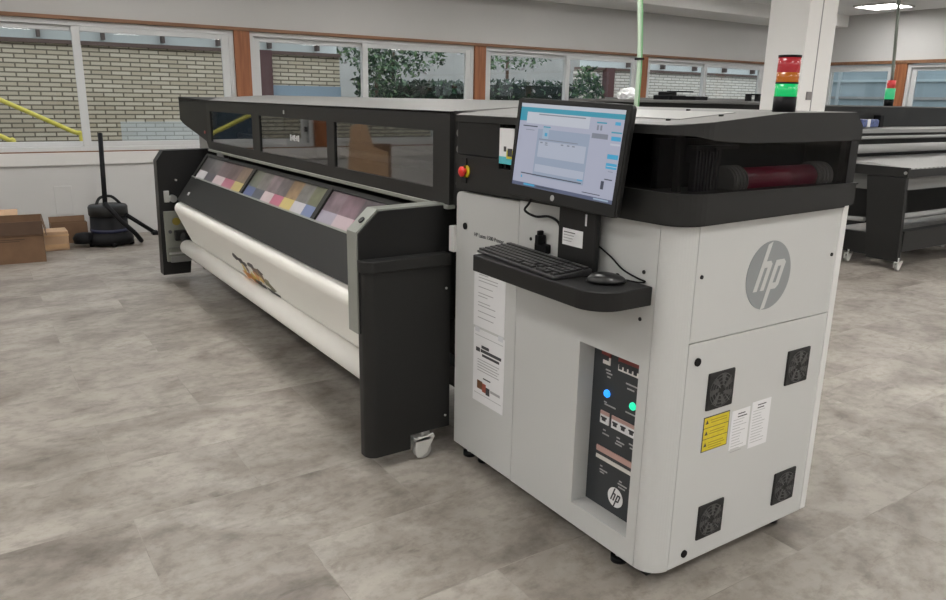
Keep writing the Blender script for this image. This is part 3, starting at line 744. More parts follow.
# raised bezel bars
sx0, sx1, sz0, sz1 = -MW/2+.017, MW/2-.018, -MH/2+.036, MH/2-.016
q.box(-MW/2+.003, sx0, -.004, .002, -MH/2+.003, MH/2-.003).box(sx1, MW/2-.003, -.004, .002, -MH/2+.003, MH/2-.003).box(sx0, sx1, -.004, .002, sz1, MH/2-.003).box(sx0, sx1, -.004, .002, -MH/2+.003, sz0)
mb_ = q.xf(mt).build('monitor_housing', M['black'], mon)
S = {k_: emis('screen_'+k_, v, .82) for k_, v in dict(bg=(.40, .42, .53), white=(.52, .55, .62), teal=(.035, .30, .42), dial=(.30, .36, .47), inner=(.42, .46, .56), blue=(.05, .36, .60), grey=(.21, .23, .28), dark=(.05, .06, .09), task=(.10, .12, .20), pale=(.34, .44, .55)).items()}
q = MB(); lay = [0]
def UI(u0, u1, v0, v1, m):
    lay[0] += 1; y = -.0005-.00002*lay[0]
    x0_, x1_ = sx0+(sx1-sx0)*u0, sx0+(sx1-sx0)*u1; z0_, z1_ = sz1-(sz1-sz0)*v1, sz1-(sz1-sz0)*v0
    q.box(x0_, x1_, y, .0005, z0_, z1_, S[m])
UI(0, 1, 0, 1, 'bg'); UI(0, 1, 0, .045, 'white'); UI(0, 1, .045, .10, 'teal'); UI(0, .075, .045, .21, 'teal'); UI(.075, .70, .10, .235, 'white'); UI(.20, .66, .115, .128, 'grey')
UI(.045, .20, .262, .275, 'dark'); UI(.08, .17, .31, .318, 'grey')
UI(.21, .72, .29, .86, 'dial'); UI(.235, .70, .43, .62, 'inner'); UI(.225, .71, .71, .80, 'inner')
UI(.262, .325, .262, .40, 'pale'); UI(.285, .31, .33, .37, 'blue'); UI(.265, .335, .255, .268, 'teal')
UI(.23, .62, .405, .415, 'grey')
for u in (.25, .30, .46, .52, .57): UI(u, u+.025, .44, .455, 'grey')
UI(.30, .33, .465, .475, 'grey')
UI(.765, .85, .145, .16, 'teal'); UI(.77, .785, .18, .235, 'grey'); UI(.80, .815, .18, .235, 'grey'); UI(.92, .965, .13, .165, 'blue')
UI(.735, .875, .27, .325, 'grey'); UI(.90, .985, .235, .25, 'teal'); UI(.905, .985, .285, .33, 'blue'); UI(.905, .985, .36, .38, 'white')
UI(.895, .985, .475, .525, 'blue'); UI(.895, .985, .57, .63, 'blue'); UI(.92, .96, .655, .662, 'grey')
UI(.085, .70, .835, .848, 'dark'); UI(.66, .71, .80, .815, 'blue'); UI(.875, .90, .77, .86, 'dark'); UI(.90, .965, .74, .752, 'dark'); UI(.90, .985, .60, .607, 'white'); UI(.09, .10, .87, .9, 'blue')
UI(.72, .88, .925, .934, 'dark'); UI(0, 1, .957, 1, 'task'); UI(.13, .25, .962, .985, 'blue'); UI(.27, .46, .966, .982, 'dark'); UI(.83, .96, .966, .984, 'pale')
q.xf(mt).build('screen', None, mon)
q = MB(); n_ = 20
q.poly([(-.02+.009*math.cos(2*math.pi*k_/n_), -.0045, -MH/2+.018+.009*math.sin(2*math.pi*k_/n_)) for k_ in range(n_)], M['inkgrey'], .0008, (0, -1, 0))
q.xf(mt).build('bezel_badge', None, mb_)
q = MB().box(-.452, -.282, -.045, -.025, .958, 1.26, bev=.004); pole = q.build('support_bracket', M['black'], mon)
q = MB().box(-.428, -.336, -.0465, -.044, 1.025, 1.076, M['paper'])
for k_ in range(4): q.box(-.422, -.37-.005*k_, -.0475, -.045, 1.064-.009*k_, 1.0665-.009*k_, M['ink'] if k_ == 0 else M['inkgrey'])
lab(q.build('bracket_label', None, pole), 'white sticker')
MB().box(-.328, -.322, -.047, -.044, 1.095, 1.13).build('cable_tie', M['paper'], pole)
MB().tube([(-.57, -.05, 1.175), (-.625, -.03, 1.125), (-.645, -.03, 1.10), (-.60, -.02, 1.085), (-.53, -.02, 1.094), (-.48, -.02, 1.08), (-.455, -.03, 1.04), (-.448, -.03, .97)], .0042).build('video_cable', M['rubber'], mon)
# usb plug bunch on the panel
q = MB().box(-.60, -.535, -.022, 0, .968, 1.0, bev=.005).box(-.583, -.560, -.034, -.002, .995, 1.028, bev=.004).box(-.578, -.566, -.03, -.008, 1.02, 1.042, bev=.003)
tag(q.build('cable_plug', M['rubber']), 'black plug cluster on the white panel behind the keyboard', 'plug')

kb = thing('keyboard', (-.49, -.12, .955), 'black keyboard lying along the shelf below the monitor', 'keyboard')
kc = Vector((-.497, -.110, .955)); ka = math.radians(-4.0); km = Matrix.Translation(kc) @ Matrix.Rotation(ka, 4, 'Z')
q = MB().prism([(-.072, .002), (-.072, .010), (.065, .022), (.065, .002)], 'x', -.222, .222, bev=.002); q.xf(km); q.build('keyboard_base', M['key'], kb)
zz_ = lambda y: .010+(y+.072)/.137*.012
random.seed(3)
rows_ = [(-.056, [(-.21, 1.3), (-.186, 1), (-.164, 1.2), (-.10, 5.8), (-.036, 1.2), (-.012, 1), (.012, 1.2), (.045, 1), (.066, 1), (.087, 1), (.135, 2), (.165, 1), (.2, 1)])]
for r_i in range(1, 6):
    y = -.056+.0205*r_i+(.004 if r_i == 5 else 0)
    rows_.append((y, [(-.21+.0198*k_, 1) for k_ in range(15)] + [(.100-.012+.0198*(k_-1)+.012, 1) for k_ in range(0)] + ([(.092+.0198*k_-.01, 1) for k_ in range(3)] if r_i not in (1,) else [(.102, 1)]) + [(.150+.0198*k_-.004, 1) for k_ in range(4)]))
for (y, ks) in rows_:
    for (x, wd_) in ks:
        hw2 = min(.0086*wd_, .05)
        kq = MB().prism([(x-hw2, y-.0082), (x+hw2, y-.0082), (x+hw2, y+.0082), (x-hw2, y+.0082)], 'z', zz_(y)-.002, zz_(y)+.006, M['key'])
        kq.box(x-hw2+.003, x-hw2+.0075, y-.001, y+.004, zz_(y)+.005, zz_(y)+.0064, M['keyleg'])
        kq.xf(km); kq.build('key', None, kb)

ms = thing('computer_mouse', (-.186, -.082, .955), 'black computer mouse at the right end of the shelf', 'mouse')
t = bmesh.new(); bmesh.ops.create_uvsphere(t, u_segments=28, v_segments=16, radius=1)
for v in t.verts:
    z = v.co.z; v.co.x *= .033; v.co.y *= .058; v.co.z = (.027*z*(1-.18*v.co.y/.054)) if z > 0 else .004*z
    v.co.z += .005
mm_ = Matrix.Translation((-.186, -.082, .955)) @ Matrix.Rotation(math.radians(-33), 4, 'Z')
bmesh.ops.transform(t, matrix=mm_, verts=t.verts[:])
q = MB(); q.merge(t, None, True); q.build('mouse_body', mat('mouse_shell', (.012, .012, .0125), .28), ms)
q = MB().cyl((-.003, .030, .0215), (.003, .030, .0215), .007, 16); q.xf(mm_); q.build('scroll_wheel', M['rubber'], ms)
MB().tube([(-.155, -.035, .964), (-.125, -.016, .961), (-.108, -.008, .966), (-.14, -.008, .970), (-.195, -.012, .985), (-.24, -.016, 1.013), (-.285, -.024, 1.038)], .0026).build('mouse_cable', M['rubber'], ms)

def paper_sheet(name, x0, x1, z0, z1, draw, label):
    o = thing(name, ((x0+x1)/2, -.001, z0), label, 'paper notice')
    MB().box(x0, x1, -.0012, 0.0, z0, z1).build('paper_sheet', M['paper'], o)
    q = MB(); draw(q, x0, x1, z0, z1); q.build('print', None, o)
    tp = MB()
    for (a, b_) in ((x0+.01, z1-.012), (x1-.04, z1-.012)): tp.box(a, a+.03, -.0018, -.0006, b_, b_+.02)
    tp.build('tape', mat('tape', (.66, .67, .70), .25), o); return o
def dr1(q, x0, x1, z0, z1):
    random.seed(5); z = z1-.03
    while z > z0+.03:
        q.box(x0+.03, x0+.03+random.uniform(.06, .13), -.0018, -.0006, z-.003, z, M['inkgrey']); z -= .012 if random.random() > .25 else .024
def dr2(q, x0, x1, z0, z1):
    q.box(x0+.055, x0+.105, -.0018, -.0006, z1-.072, z1-.060, M['ink']).box(x0+.018, x0+.045, -.0018, -.0006, z1-.090, z1-.074, M['ink']).box(x0+.05, x1-.018, -.0018, -.0006, z1-.088, z1-.076, M['ink']).box(x0+.06, x1-.03, -.0018, -.0006, z1-.104, z1-.094, M['ink'])
    for k_ in range(5): q.box(x0+.03, x1-.03-.01*(k_ % 2), -.0018, -.0006, z1-.122-.011*k_, z1-.119-.011*k_, M['inkgrey'])
    q.box(x0+.07, x0+.12, -.0018, -.0006, z0+.103, z0+.108, M['ink'])
    q.box(x0+.03, x0+.065, -.0018, -.0006, z0+.056, z0+.090, inks[3]).box(x0+.065, x0+.09, -.0018, -.0006, z0+.05, z0+.085, mat('art_red', (.35, .09, .06), .6)).box(x0+.09, x0+.115, -.0018, -.0006, z0+.045, z0+.075, M['ink']).box(x0+.12, x1-.02, -.0018, -.0006, z0+.062, z0+.072, M['inkgrey'])
    q.box(x0+.01, x1-.01, -.0018, -.0006, z0+.034, z0+.036, M['inkgrey']).box(x0+.01, x1-.01, -.0018, -.0006, z1-.026, z1-.024, M['inkgrey'])
paper_sheet('paper_notice', -.982, -.780, .612, .885, dr1, 'white typed sheet taped to the door just under the keyboard shelf')
paper_sheet('paper_notice', -.978, -.775, .305, .602, dr2, 'lower white sheet with bold heading and small picture on the door')

# ------------------------------------------------------------------ things by the window wall
def carton(name, x0, x1, y0, y1, h, rz, label, flaps, m=M['cardboard'], band=True):
    cx, cy = (x0+x1)/2, (y0+y1)/2
    o = thing(name, (cx, cy, 0), label, 'cardboard box')
    mt_ = Matrix.Translation((cx, cy, 0)) @ Matrix.Rotation(rz, 4, 'Z')
    w_, d_ = (x1-x0)/2, (y1-y0)/2; t_ = .006
    q = MB().box(-w_, w_, -d_, -d_+t_, 0, h, m).box(-w_, w_, d_-t_, d_, 0, h, m).box(-w_, -w_+t_, -d_+t_, d_-t_, 0, h, m).box(w_-t_, w_, -d_+t_, d_-t_, 0, h, m).box(-w_+t_, w_-t_, -d_+t_, d_-t_, 0, t_, M['cardin'])
    q.xf(mt_).build('box_body', None, o)
    for (side, ang, ln, m_) in flaps:
        f = MB()
        if side in 'xX':
            s_ = 1 if side == 'X' else -1
            f.box(0, ln, -d_, d_, -.002, .002); f.xf(mt_ @ Matrix.Translation((s_*w_, 0, h)) @ Matrix.Rotation(0 if s_ > 0 else math.pi, 4, 'Z') @ Matrix.Rotation(-math.radians(ang), 4, 'Y'))
        else:
            s_ = 1 if side == 'Y' else -1
            f.box(0, ln, -w_, w_, -.002, .002); f.xf(mt_ @ Matrix.Translation((0, s_*d_, h)) @ Matrix.Rotation(math.pi/2*s_, 4, 'Z') @ Matrix.Rotation(-math.radians(ang), 4, 'Y'))
        f.build('flap', m_, o)
    return o, mt_, w_, d_, h
o, mt_, w_, d_, h_ = carton('cardboard_box', -6.62, -6.17, -1.75, -1.06, .36, math.radians(-4), 'big brown carton with open flaps at the left edge of the floor', [('Y', -80, .13, M['cardboard']), ('x', -80, .16, M['cardboard']), ('y', 35, .12, M['cardlight']), ('X', -86, .115, M['cardflap'])])
q = MB().box(-w_-.16, -w_, -d_, .16, -.002, .002); q.xf(Matrix.Translation((0, 0, 0)))
q.xf(mt_ @ Matrix.Translation((-w_, 0, h_)) @ Matrix.Rotation(math.radians(12), 4, 'Y') @ Matrix.Translation((w_, 0, 0))); lab(q.build('flap', M['cardlight'], o), 'pale back flap')
q = MB()
for (a, b_, z) in ((-.05, .20, .205), (-.02, .16, .19)): q.box(w_-.001, w_+.001, a, b_, z, z+.008, M['cardin'])
q.box(w_-.001, w_+.001, -d_, d_, .232, .236, M['cardin']); q.xf(mt_); q.build('box_print', None, o)
carton('cardboard_box', -7.13, -6.98, -.95, -.63, .20, .02, 'low brown box against the wall beside the vacuum cleaner', [('x', 80, .05, M['cardboard'])], M['cardboard'])
o = thing('packing_box', (-6.75, -.96, 0), 'small pale tan box wrapped in clear film between carton and vacuum', 'box')
MB().box(-6.87, -6.63, -1.09, -.84, 0, .18, bev=.005).build('box_body', M['cardlight'], o)
MB().box(-6.875, -6.625, -1.095, -.835, .135, .15).box(-6.63, -6.626, -1.09, -.84, .02, .06).build('film_wrap', M['tape'], o)

bd = thing('cardboard_sheet', (-6.4, -2.15, 0), 'tall brown cardboard sheets seen mirrored in the right hood window', 'cardboard')
bmx = Matrix.Translation((-6.4, -2.15, 0)) @ Matrix.Rotation(math.radians(112), 4, 'Z')
q = MB().prism([(-.24, 0), (.26, 0), (.17, 1.14), (.0, 1.20), (-.08, .92), (-.24, .86)], 'y', -.015, .015); q.xf(bmx); q.build('front_sheet', M['cardlight'], bd)
q = MB().box(-.28, -.05, .05, .07, 0, .95); q.xf(bmx); q.build('back_sheet', M['cardboard'], bd)
v = thing('vacuum_cleaner', (-6.75, -.48, 0), 'black tub vacuum cleaner with upright wand leaning by the window wall', 'vacuum cleaner')
vc = (-6.75, -.46, 0)
MB().lathe([(.205, .02), (.21, .07), (.195, .10), (.172, .12), (.166, .30)], vc, 36).build('tub', M['rubber'], v)
MB().lathe([(.174, .135), (.177, .15), (.174, .165)], vc, 36).build('tub_band', M['blueband'], v)
MB().lathe([(.17, .29), (.178, .30), (.178, .375), (.165, .392), (.10, .40), (.02, .402)], vc, 36).build('motor_head', M['black'], v)
MB().tube([(-6.75, -.56, .39), (-6.75, -.52, .46), (-6.75, -.42, .47), (-6.75, -.34, .39)], .014).build('carry_handle', M['black'], v)
MB().cyl((-6.60, -.50, .40), (-6.95, -.43, 1.06), .022, 18).build('wand', M['rubber'], v)
MB().tube([(-6.60, -.50, .42), (-6.53, -.46, .36), (-6.50, -.38, .25), (-6.50, -.28, .14), (-6.55, -.22, .05), (-6.7, -.2, .04)], .022).build('hose', M['rubber'], v)
MB().cyl((-6.62, -.32, .30), (-6.70, -.07, .10), .020, 18).box(-6.75, -6.65, -.09, -.03, .07, .11, bev=.01).build('crevice_tool', M['rubber'], v)
MB().lathe([(.0, 0), (.09, .01), (.10, .06), (.07, .10), (.02, .11)], (-6.72, -.70, .03), 24).build('floor_head', M['rubber'], v)
q = MB()
for a in range(5): q.cyl((vc[0]+.19*math.cos(a*1.257), vc[1]+.19*math.sin(a*1.257), 0), (vc[0]+.19*math.cos(a*1.257), vc[1]+.19*math.sin(a*1.257), .04), .022, 14)
q.build('castor_wheels', M['rubber'], v)

# ------------------------------------------------------------------ second printer at the right, its table facing the camera
def corr_mat():
    m = mat('ribbed_table_top', (.40, .40, .39), .4)
    nt = m.node_tree; tc = nt.nodes.new('ShaderNodeTexCoord'); wv = nt.nodes.new('ShaderNodeTexWave'); wv.bands_direction = 'Y'; wv.inputs['Scale'].default_value = 4
    nt.links.new(tc.outputs['Object'], wv.inputs['Vector']); r = nt.nodes.new('ShaderNodeValToRGB')
    r.color_ramp.elements[0].color = (.26, .26, .255, 1); r.color_ramp.elements[1].color = (.50, .50, .49, 1)
    nt.links.new(wv.outputs['Fac'], r.inputs['Fac']); nt.links.new(r.outputs['Color'], nt.nodes['Principled BSDF'].inputs['Base Color'])
    return m
M['corr'] = corr_mat()
P2 = thing('flatbed_printer', (-3.0, 8.0, 0), 'dark flatbed printer with ribbed grey table at the right edge behind', 'printer')
ye = 10.9
MB().box(-3.75, -3.0, 5.15, ye, .25, 1.255).box(-3.75, -2.98, 5.15, ye, 1.255, 1.45, bev=.006).build('printer_body', M['charcoal'], P2)
MB().box(-3.76, -2.975, 5.14, ye, 1.45, 1.462).build('printer_top', M['lidgrey'], P2)
MB().prism([(-3.0, 1.252), (-2.80, 1.235), (-2.80, 1.20), (-3.0, 1.20)], 'y', 5.15, ye).build('output_ledge', M['lidlight'], P2)
MB().box(-3.0, -2.82, 5.15, ye, .98, 1.20).build('recess', M['deep'], P2)
MB().cyl((-2.77, 5.15, 1.16), (-2.77, ye, 1.16), .016, 16).build('pinch_roller', M['lidlight'], P2)
MB().cyl((-2.70, 5.15, 1.06), (-2.70, ye, 1.06), .042, 24).build('media_roller', M['lidlight'], P2)
q = MB().prism([(-2.80, .975), (-2.16, .925), (-2.16, .905), (-2.80, .905)], 'y', 5.45, ye); tt = q.build('table_top', M['corr'], P2)
MB().box(-2.95, -2.15, 5.42, 5.455, .845, .93).box(-2.19, -2.15, 5.455, ye, .845, .915).build('table_frame', M['charcoal'], P2)
MB().box(-2.9, -2.2, 5.5, 5.55, .70, .84).box(-2.25, -2.21, 5.5, ye, .72, .84).build('table_apron', M['lidgrey'], P2)
for (y0_, y1_) in ((5.42, 5.47), (8.2, 8.25), (10.7, 10.75)): MB().prism([(-2.52, .84), (-2.16, .84), (-2.12, .08), (-2.42, .08)], 'y', y0_, y1_, bev=.004).build('table_leg', M['charcoal'], P2)
MB().box(-2.20, -2.12, 5.47, ye, .17, .36).box(-2.95, -2.3, 5.44, 5.50, .10, .30).build('lower_beam', M['charcoal'], P2)
MB().cyl((-2.35, 5.48, .44), (-2.35, 7.2, .44), .03, 20).cyl((-2.95, 5.46, .40), (-2.5, 5.46, .42), .022, 16).build('cross_bar', M['lidlight'], P2)
MB().cyl((-2.17, 5.418, .885), (-2.17, 5.41, .885), .014, 14).build('corner_bolt', M['steel'], P2)
for (x, y) in ((-2.12, 5.44), (-2.60, 5.44), (-2.12, 8.23), (-2.12, 10.72)): caster(x, y, P2, .95)
q = MB().box(-2.30, -2.25, 6.5, 6.56, .10, .30, M['lidlight']).box(-2.5, -2.32, 6.3, 6.9, .12, .17, M['lidlight']).cyl((-2.3, 6.9, .06), (-2.3, 6.94, .06), .05, 20, M['lidlight']); q.build('feed_fitting', None, P2)
b2 = MB().cyl((-3.06, 6.6, 1.462), (-3.06, 6.6, 1.53), .045, 24).build('signal_tower', M['rubber'], P2)
lab(MB().cyl((-3.06, 6.6, 1.53), (-3.06, 6.6, 1.64), .047, 24).build('tower_lens', emis('far_green_lens', (.05, .60, .24), .7), b2), 'lit green lens')
lab(MB().cyl((-3.06, 6.6, 1.64), (-3.06, 6.6, 1.72), .04, 24).build('tower_lens', mat('far_red_lens', (.45, .05, .05), .3, emit=(.4, .03, .03), estr=.4), b2), 'red lens')
tag(MB().tube([(-3.06, 6.6, 1.72), (-3.075, 6.58, 2.1), (-3.09, 6.55, 2.5), (-3.12, 6.51, CZ)], .016).build('hanging_cable', mat('grey_green_cable', (.16, .18, .15), .5)), 'grey cable hanging from the ceiling down to the far signal light', 'cable')
pk = thing('wrapped_pack', (-2.91, 5.97, 1.2525), 'blue and white wrapped pack on the far printer ledge', 'pack')
MB().box(-2.97, -2.86, 5.82, 6.12, 1.2535, 1.33, bev=.015).build('pack_body', M['blueprint'], pk)
MB().box(-2.973, -2.857, 5.9, 5.95, 1.2525, 1.332).build('pack_band', M['paper'], pk)
tag(MB().box(-2.975, -2.9, 6.2, 6.27, 1.2525, 1.37, bev=.004).build('black_clamp', M['rubber']), 'black upright clamp beside the blue pack on the far printer', 'clamp')

# ------------------------------------------------------------------ third printer far behind
P3 = thing('wide_printer', (-5.3, 5.8, 0), 'grey topped wide printer far behind between column and windows', 'printer')
MB().box(-6.6, -3.82, 5.3, 6.2, .3, 1.45).build('printer_body', M['charcoal'], P3)
MB().box(-6.62, -3.80, 5.26, 6.22, 1.45, 1.485, bev=.006).build('printer_top', M['lidgrey'], P3)
MB().box(-6.62, -3.80, 5.9, 6.1, 1.485, 1.51, bev=.005).build('rear_rail', M['collar'], P3)
for x in (-6.5, -3.95): MB().box(x-.06, x+.06, 5.4, 6.1, 0, .3).build('printer_leg', M['black'], P3)
MB().box(-5.30, -5.05, 5.45, 5.75, 1.485, 1.54, bev=.01).box(-5.27, -5.15, 5.5, 5.7, 1.53, 1.58, bev=.01).box(-5.06, -4.68, 5.5, 5.7, 1.485, 1.53, bev=.005).cyl((-5.22, 5.6, 1.585), (-4.82, 5.6, 1.58), .008, 10).build('carriage', M['rubber'], P3)
MB().box(-4.02, -3.98, 5.5, 5.56, 1.485, 1.56).box(-4.0, -3.86, 5.5, 5.56, 1.545, 1.56).box(-3.90, -3.86, 5.5, 5.56, 1.485, 1.56).build('end_handle', M['rubber'], P3)
pb = thing('paper_bag', (-5.78, 5.5, 1.485), 'white crumpled paper wrap lying on the far grey printer top', 'paper wrap')
t = bmesh.new(); bmesh.ops.create_icosphere(t, subdivisions=3, radius=1)
random.seed(11)
for vv in t.verts:
    k_ = 1+random.uniform(-.12, .12); vv.co = Vector((vv.co.x*.14*k_, vv.co.y*.12*k_, max(-.0, vv.co.z+.45)*.095*k_))
bmesh.ops.translate(t, vec=(-5.78, 5.5, 1.486), verts=t.verts[:])
q = MB(); q.merge(t); q.build('paper_wrap', M['paper'], pb)
hz = thing('hanging_hose', (-3.37, 3.3, 1.3), 'green hose dropping from the ceiling behind the large printer', 'hose')
gxx, gyy = -3.405, 3.25
MB().tube([(gxx-.004, gyy, 1.30), (gxx, gyy, 1.8), (gxx-.03, gyy-.03, 2.4), (gxx-.06, gyy-.07, CZ)], .017).build('hose_tube', M['greenpale'], hz)
MB().tube([(gxx-.022, gyy+.012, 1.30), (gxx-.018, gyy+.012, 1.8), (gxx-.05, gyy-.018, 2.4), (gxx-.078, gyy-.058, CZ)], .009).tube([(gxx+.012, gyy+.014, 1.30), (gxx+.016, gyy+.014, 1.8), (gxx-.012, gyy-.016, 2.4), (gxx-.044, gyy-.056, CZ)], .007).build('hose_line', M['green'], hz)
MB().box(gxx-.03, gxx+.035, gyy-.022, gyy+.024, 1.795, 1.812).build('hose_clip', M['rubber'], hz)
MB().box(gxx-.3, gxx+.3, gyy-.2, gyy+.2, 0, 1.02, bev=.01).box(gxx-.05, gxx+.05, gyy-.05, gyy+.05, 1.02, 1.32, bev=.01).build('hose_station', M['charcoal'], hz)

# ------------------------------------------------------------------ outside the windows
OX = -10.3
brick = brick_mat('cream_brick', (.53, .455, .335), (.70, .625, .49), (.17, .14, .10), .25, .058, 'y', .010)
struct(MB().box(-30, WX-.2, -14, 30, -.3, -.12), 'ground', mat('yard_ground', (.22, .22, .20), .9, vary=.2))
struct(MB().box(WX-.2, 30, BY+.2, 40, -.3, -.12), 'ground_back', mat('yard_ground_back', (.24, .24, .23), .9, vary=.2))
fb = thing('neighbouring_building', (-10.6, -1, -.12), 'cream brick neighbouring building seen through the left windows', 'building')
MB().box(OX-.3, OX, -9, 3.6, -.12, 2.05).build('brick_wall', brick, fb)
MB().box(OX, OX+.012, .30, 2.2, -.12, 1.06).build('plinth_band', brick_mat('whitewashed_brick', (.56, .57, .54), (.66, .67, .64), (.36, .36, .34), .25, .058, 'y', .007), fb)  # low strip of the wall in a paler, greyer brick colour
MB().box(OX-.28, OX+.06, -9, 3.6, 2.05, 2.10).build('wall_plate', mat('brown_beam', (.13, .085, .07), .7), fb)
skyg = mat('clerestory_glass', (.80, .86, .85), .3, spec=.6)
MB().box(OX-.12, OX-.10, -9, 3.6, 2.10, 2.62).build('clerestory_panes', skyg, fb)
for k_ in range(17):
    y = -8.2+.70*k_*1.09
    if y < 3.5: MB().box(OX-.14, OX+.02, y-.02, y+.02, 2.13, 2.62).build('clerestory_post', mat('brown_post', (.15, .115, .105), .7) if k_ == 0 else bpy.data.materials['brown_post'], fb)
MB().box(OX-.9, OX+.45, -9, 3.6, 2.62, 2.75).build('roof_edge', M['lidgrey'], fb)
MB().box(OX, OX+.12, 2.24, 2.46, -.12, 2.1).build('downpipe', mat('maroon_post', (.10, .045, .045), .6), fb)
MB().box(OX, OX+.03, 2.46, 3.6, 1.40, 1.60).build('low_window', mat('blue_low_window', (.27, .36, .44), .3), fb)
# second brick range further right
f2 = thing('brick_annex', (-10.5, 11, -.12), 'cream brick annex seen through the windows beside the column', 'building')
MB().box(OX-.3, OX, 8.75, 16, -.12, 2.05).build('brick_wall', brick_mat('pale_brick', (.70, .64, .56), (.82, .765, .68), (.28, .255, .22), .25, .058, 'y', .008), f2)
MB().box(OX-.28, OX+.06, 8.75, 16, 2.05, 2.10).build('wall_plate', bpy.data.materials['brown_beam'], f2)
MB().box(OX-.12, OX-.10, 8.75, 16, 2.10, 2.9).build('clerestory_panes', skyg, f2)
for y in (10.0, 11.0, 12.0, 13.0, 14.0): MB().box(OX-.14, OX+.02, y-.02, y+.02, 2.13, 2.9).build('clerestory_post', bpy.data.materials['brown_post'], f2)
MB().box(OX, OX+.12, 9.26, 9.48, -.12, 2.1).build('downpipe', bpy.data.materials['maroon_post'], f2)
MB().box(OX-.9, OX+.45, 8.75, 16, 2.9, 3.05).build('roof_edge', M['lidgrey'], f2)
# pale rendered wall behind the garden gap
fw = thing('garden_wall', (-14.5, 6.5, -.12), 'pale rendered wall behind the shrubs in the garden gap', 'wall')
MB().box(-14.7, -14.5, 2, 16, -.12, 3.4).build('render_face', mat('pale_render', (.40, .395, .375), .9, vary=.08, vscale=2), fw)

lm = []
for nme, c_ in (('leaf_dark', (.014, .035, .018)), ('leaf_mid', (.035, .085, .035)), ('leaf_light', (.11, .19, .08)), ('blossom', (.50, .47, .47))): lm.append(mat(nme, c_, .6))
def shrub(name, c, size, n, wts, label, leaf=.07, box=False):
    o = thing(name, (c[0], c[1], -.12), label, 'shrub')
    t = bmesh.new(); idx = []
    for k_ in range(n):
        while True:
            p = Vector([random.uniform(-1, 1) for _ in range(3)])
            if box or p.length < 1: break
        if not box and p.length < .5 and random.random() < .5: p = p.normalized()*random.uniform(.6, 1)
        p = Vector((c[0]+p.x*size[0], c[1]+p.y*size[1], c[2]+p.z*size[2]))
        if p.z < .0: p.z = random.uniform(0, .3)
        d1 = Vector([random.gauss(0, 1) for _ in range(3)]).normalized(); d2 = d1.cross(Vector([random.gauss(0, 1) for _ in range(3)])).normalized()
        l_ = leaf*random.uniform(.6, 1.3)
        f = t.faces.new([t.verts.new(p+d1*l_), t.verts.new(p+d2*l_*.45), t.verts.new(p-d1*l_), t.verts.new(p-d2*l_*.45)])
        f.material_index = random.choices(range(4), wts)[0]
    me = bpy.data.meshes.new('foliage'); 
    bmesh.ops.translate(t, vec=-ROOTLOC[o], verts=t.verts[:]); t.to_mesh(me); t.free()
    for m_ in lm: me.materials.append(m_)
    f = bpy.data.objects.new('foliage', me); f.parent = o; COL.objects.link(f)
    if box: MB().box(c[0]-size[0]*.8, c[0]+size[0]*.8, c[1]-size[1]*.92, c[1]+size[1]*.92, -.12, c[2]+size[2]*.9).build('inner_branches', mat('dark_branches', (.008, .014, .008), .9), o)  # solid dark box added to paint the shade between hedge leaves
    MB().cyl((c[0], c[1], -.12), (c[0], c[1], c[2]), .05, 10, r2=.03).build('stem', M['cardin'], o)
    return o
random.seed(21)
shrub('leafy_tree', (-9.9, 4.05, 1.75), (.35, .38, .55), 900, (4, 5, 3, .3), 'leafy young tree hiding the end of the brick wall in the second window', .05)
shrub('leafy_tree', (-11.6, 5.25, 2.25), (.5, 1.15, .45), 1100, (3, 5, 4, 1.2), 'spreading green tree crown filling the top of the second window', .055)
shrub('hedge_bush', (-10.5, 5.42, .82), (.45, .97, .92), 5200, (8, 3, .4, .1), 'dark green hedge below the tree in the second window', .06, True)
shrub('flowering_hedge', (-10.4, 7.45, .86), (.45, .98, .94), 5600, (8, 3, .6, 1.7), 'dark hedge with white blossom in the third window', .05, True)
shrub('leafy_tree', (-11.6, 7.85, 2.35), (.5, 1.15, .35), 600, (1, 3, 5, 3), 'pale green tree crown over the blossoming hedge', .055)
shrub('green_bush', (-9.55, 8.2, 1.5), (.25, .36, .62), 900, (2, 6, 4, .3), 'fresh green bush left of the pale annex', .05)

# yellow handrails of the outdoor stair
def rail(pts, label):
    tag(MB().tube(pts, .028).build('handrail', M['yellowtube']), label, 'handrail')
rail([(-9.4, -2.2, 1.90), (-9.4, -1.30, 1.43), (-9.4, -.42, .98), (-9.4, -.31, .89), (-9.4, -.30, -.12)], 'upper yellow sloping handrail outside the leftmost window')
rail([(-9.1, -2.3, 1.45), (-9.1, -1.45, 1.06), (-9.1, -1.12, .90), (-9.1, -1.06, .80), (-9.1, -1.06, -.12)], 'lower yellow sloping handrail outside the leftmost window')
tag(MB().box(-9.9, -9.6, -1.95, -1.42, -.12, 1.62, bev=.03).build('blue_bin', mat('blue_bin', (.05, .075, .105), .5, vary=.3, vscale=8)), 'blue container outside at the left picture edge', 'container')

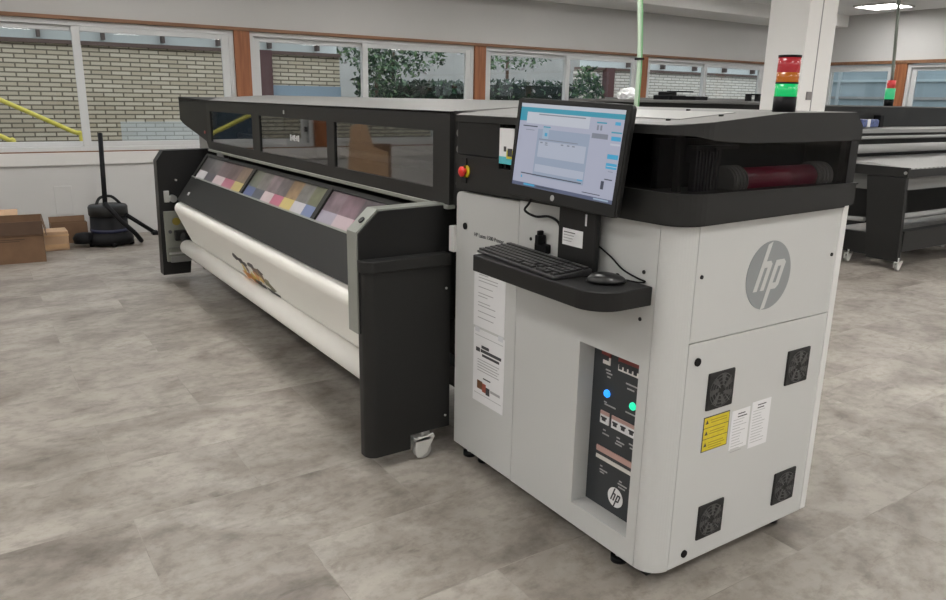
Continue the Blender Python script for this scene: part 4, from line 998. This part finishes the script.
# back side: long bluish building
bb = thing('far_building', (-4, 17, -.12), 'blue grey glazed building beyond the back wall windows', 'building')
MB().box(-14, 9, 17, 17.3, -.12, 4.5).build('facade', mat('blue_grey_facade', (.27, .34, .37), .5, vary=.18, vscale=.9), bb)
for z in (1.62, 2.02): MB().box(-14, 9, 16.95, 17, z, z+.06).build('facade_band', M['lidlight'] if z < 2 else mat('teal_band', (.36, .44, .46), .5), bb)
for k_ in range(14): MB().box(-13.2+1.6*k_, -13.12+1.6*k_, 16.94, 17, -.12, 4.5).build('facade_mullion', mat('pale_mullion', (.40, .46, .48), .5) if k_ == 0 else bpy.data.materials['pale_mullion'], bb)

# ------------------------------------------------------------------ light
wd = bpy.data.worlds.new('overcast'); SC.world = wd; wd.use_nodes = True
nt = wd.node_tree; bg = nt.nodes['Background']
tc = nt.nodes.new('ShaderNodeTexCoord'); sp_ = nt.nodes.new('ShaderNodeSeparateXYZ'); rp = nt.nodes.new('ShaderNodeValToRGB')
nt.links.new(tc.outputs['Generated'], sp_.inputs[0]); nt.links.new(sp_.outputs['Z'], rp.inputs['Fac'])
rp.color_ramp.elements[0].color = (.62, .68, .72, 1); rp.color_ramp.elements[1].color = (.80, .88, 1., 1)
nt.links.new(rp.outputs['Color'], bg.inputs['Color']); bg.inputs['Strength'].default_value = 2.6

# ------------------------------------------------------------------ camera
cd = bpy.data.cameras.new('camera'); cam = bpy.data.objects.new('camera', cd); COL.objects.link(cam)
cd.sensor_fit = 'HORIZONTAL'; cd.sensor_width = 36; cd.lens = 752.96/946*36; cd.clip_start = .05; cd.clip_end = 200
R_ = Vector((0.55295011, 0.8330143, 0.01825784)); U_ = Vector((-0.22494412, 0.12814603, 0.96590824)); W_ = Vector((-0.80227571, 0.53820606, -0.25824003))
mx = Matrix((R_, U_, -W_)).transposed().to_4x4(); mx.translation = Vector((1.340705, -1.563575, 1.45622)); cam.matrix_world = mx
SC.camera = cam
SC.view_settings.view_transform = 'Standard'; SC.view_settings.look = 'None'; SC.view_settings.gamma = 1; SC.view_settings.use_curve_mapping = False
SC.view_settings.exposure = .0
SC.cycles.use_denoising = True
SC.cycles.max_bounces = 8; SC.cycles.transparent_max_bounces = 16
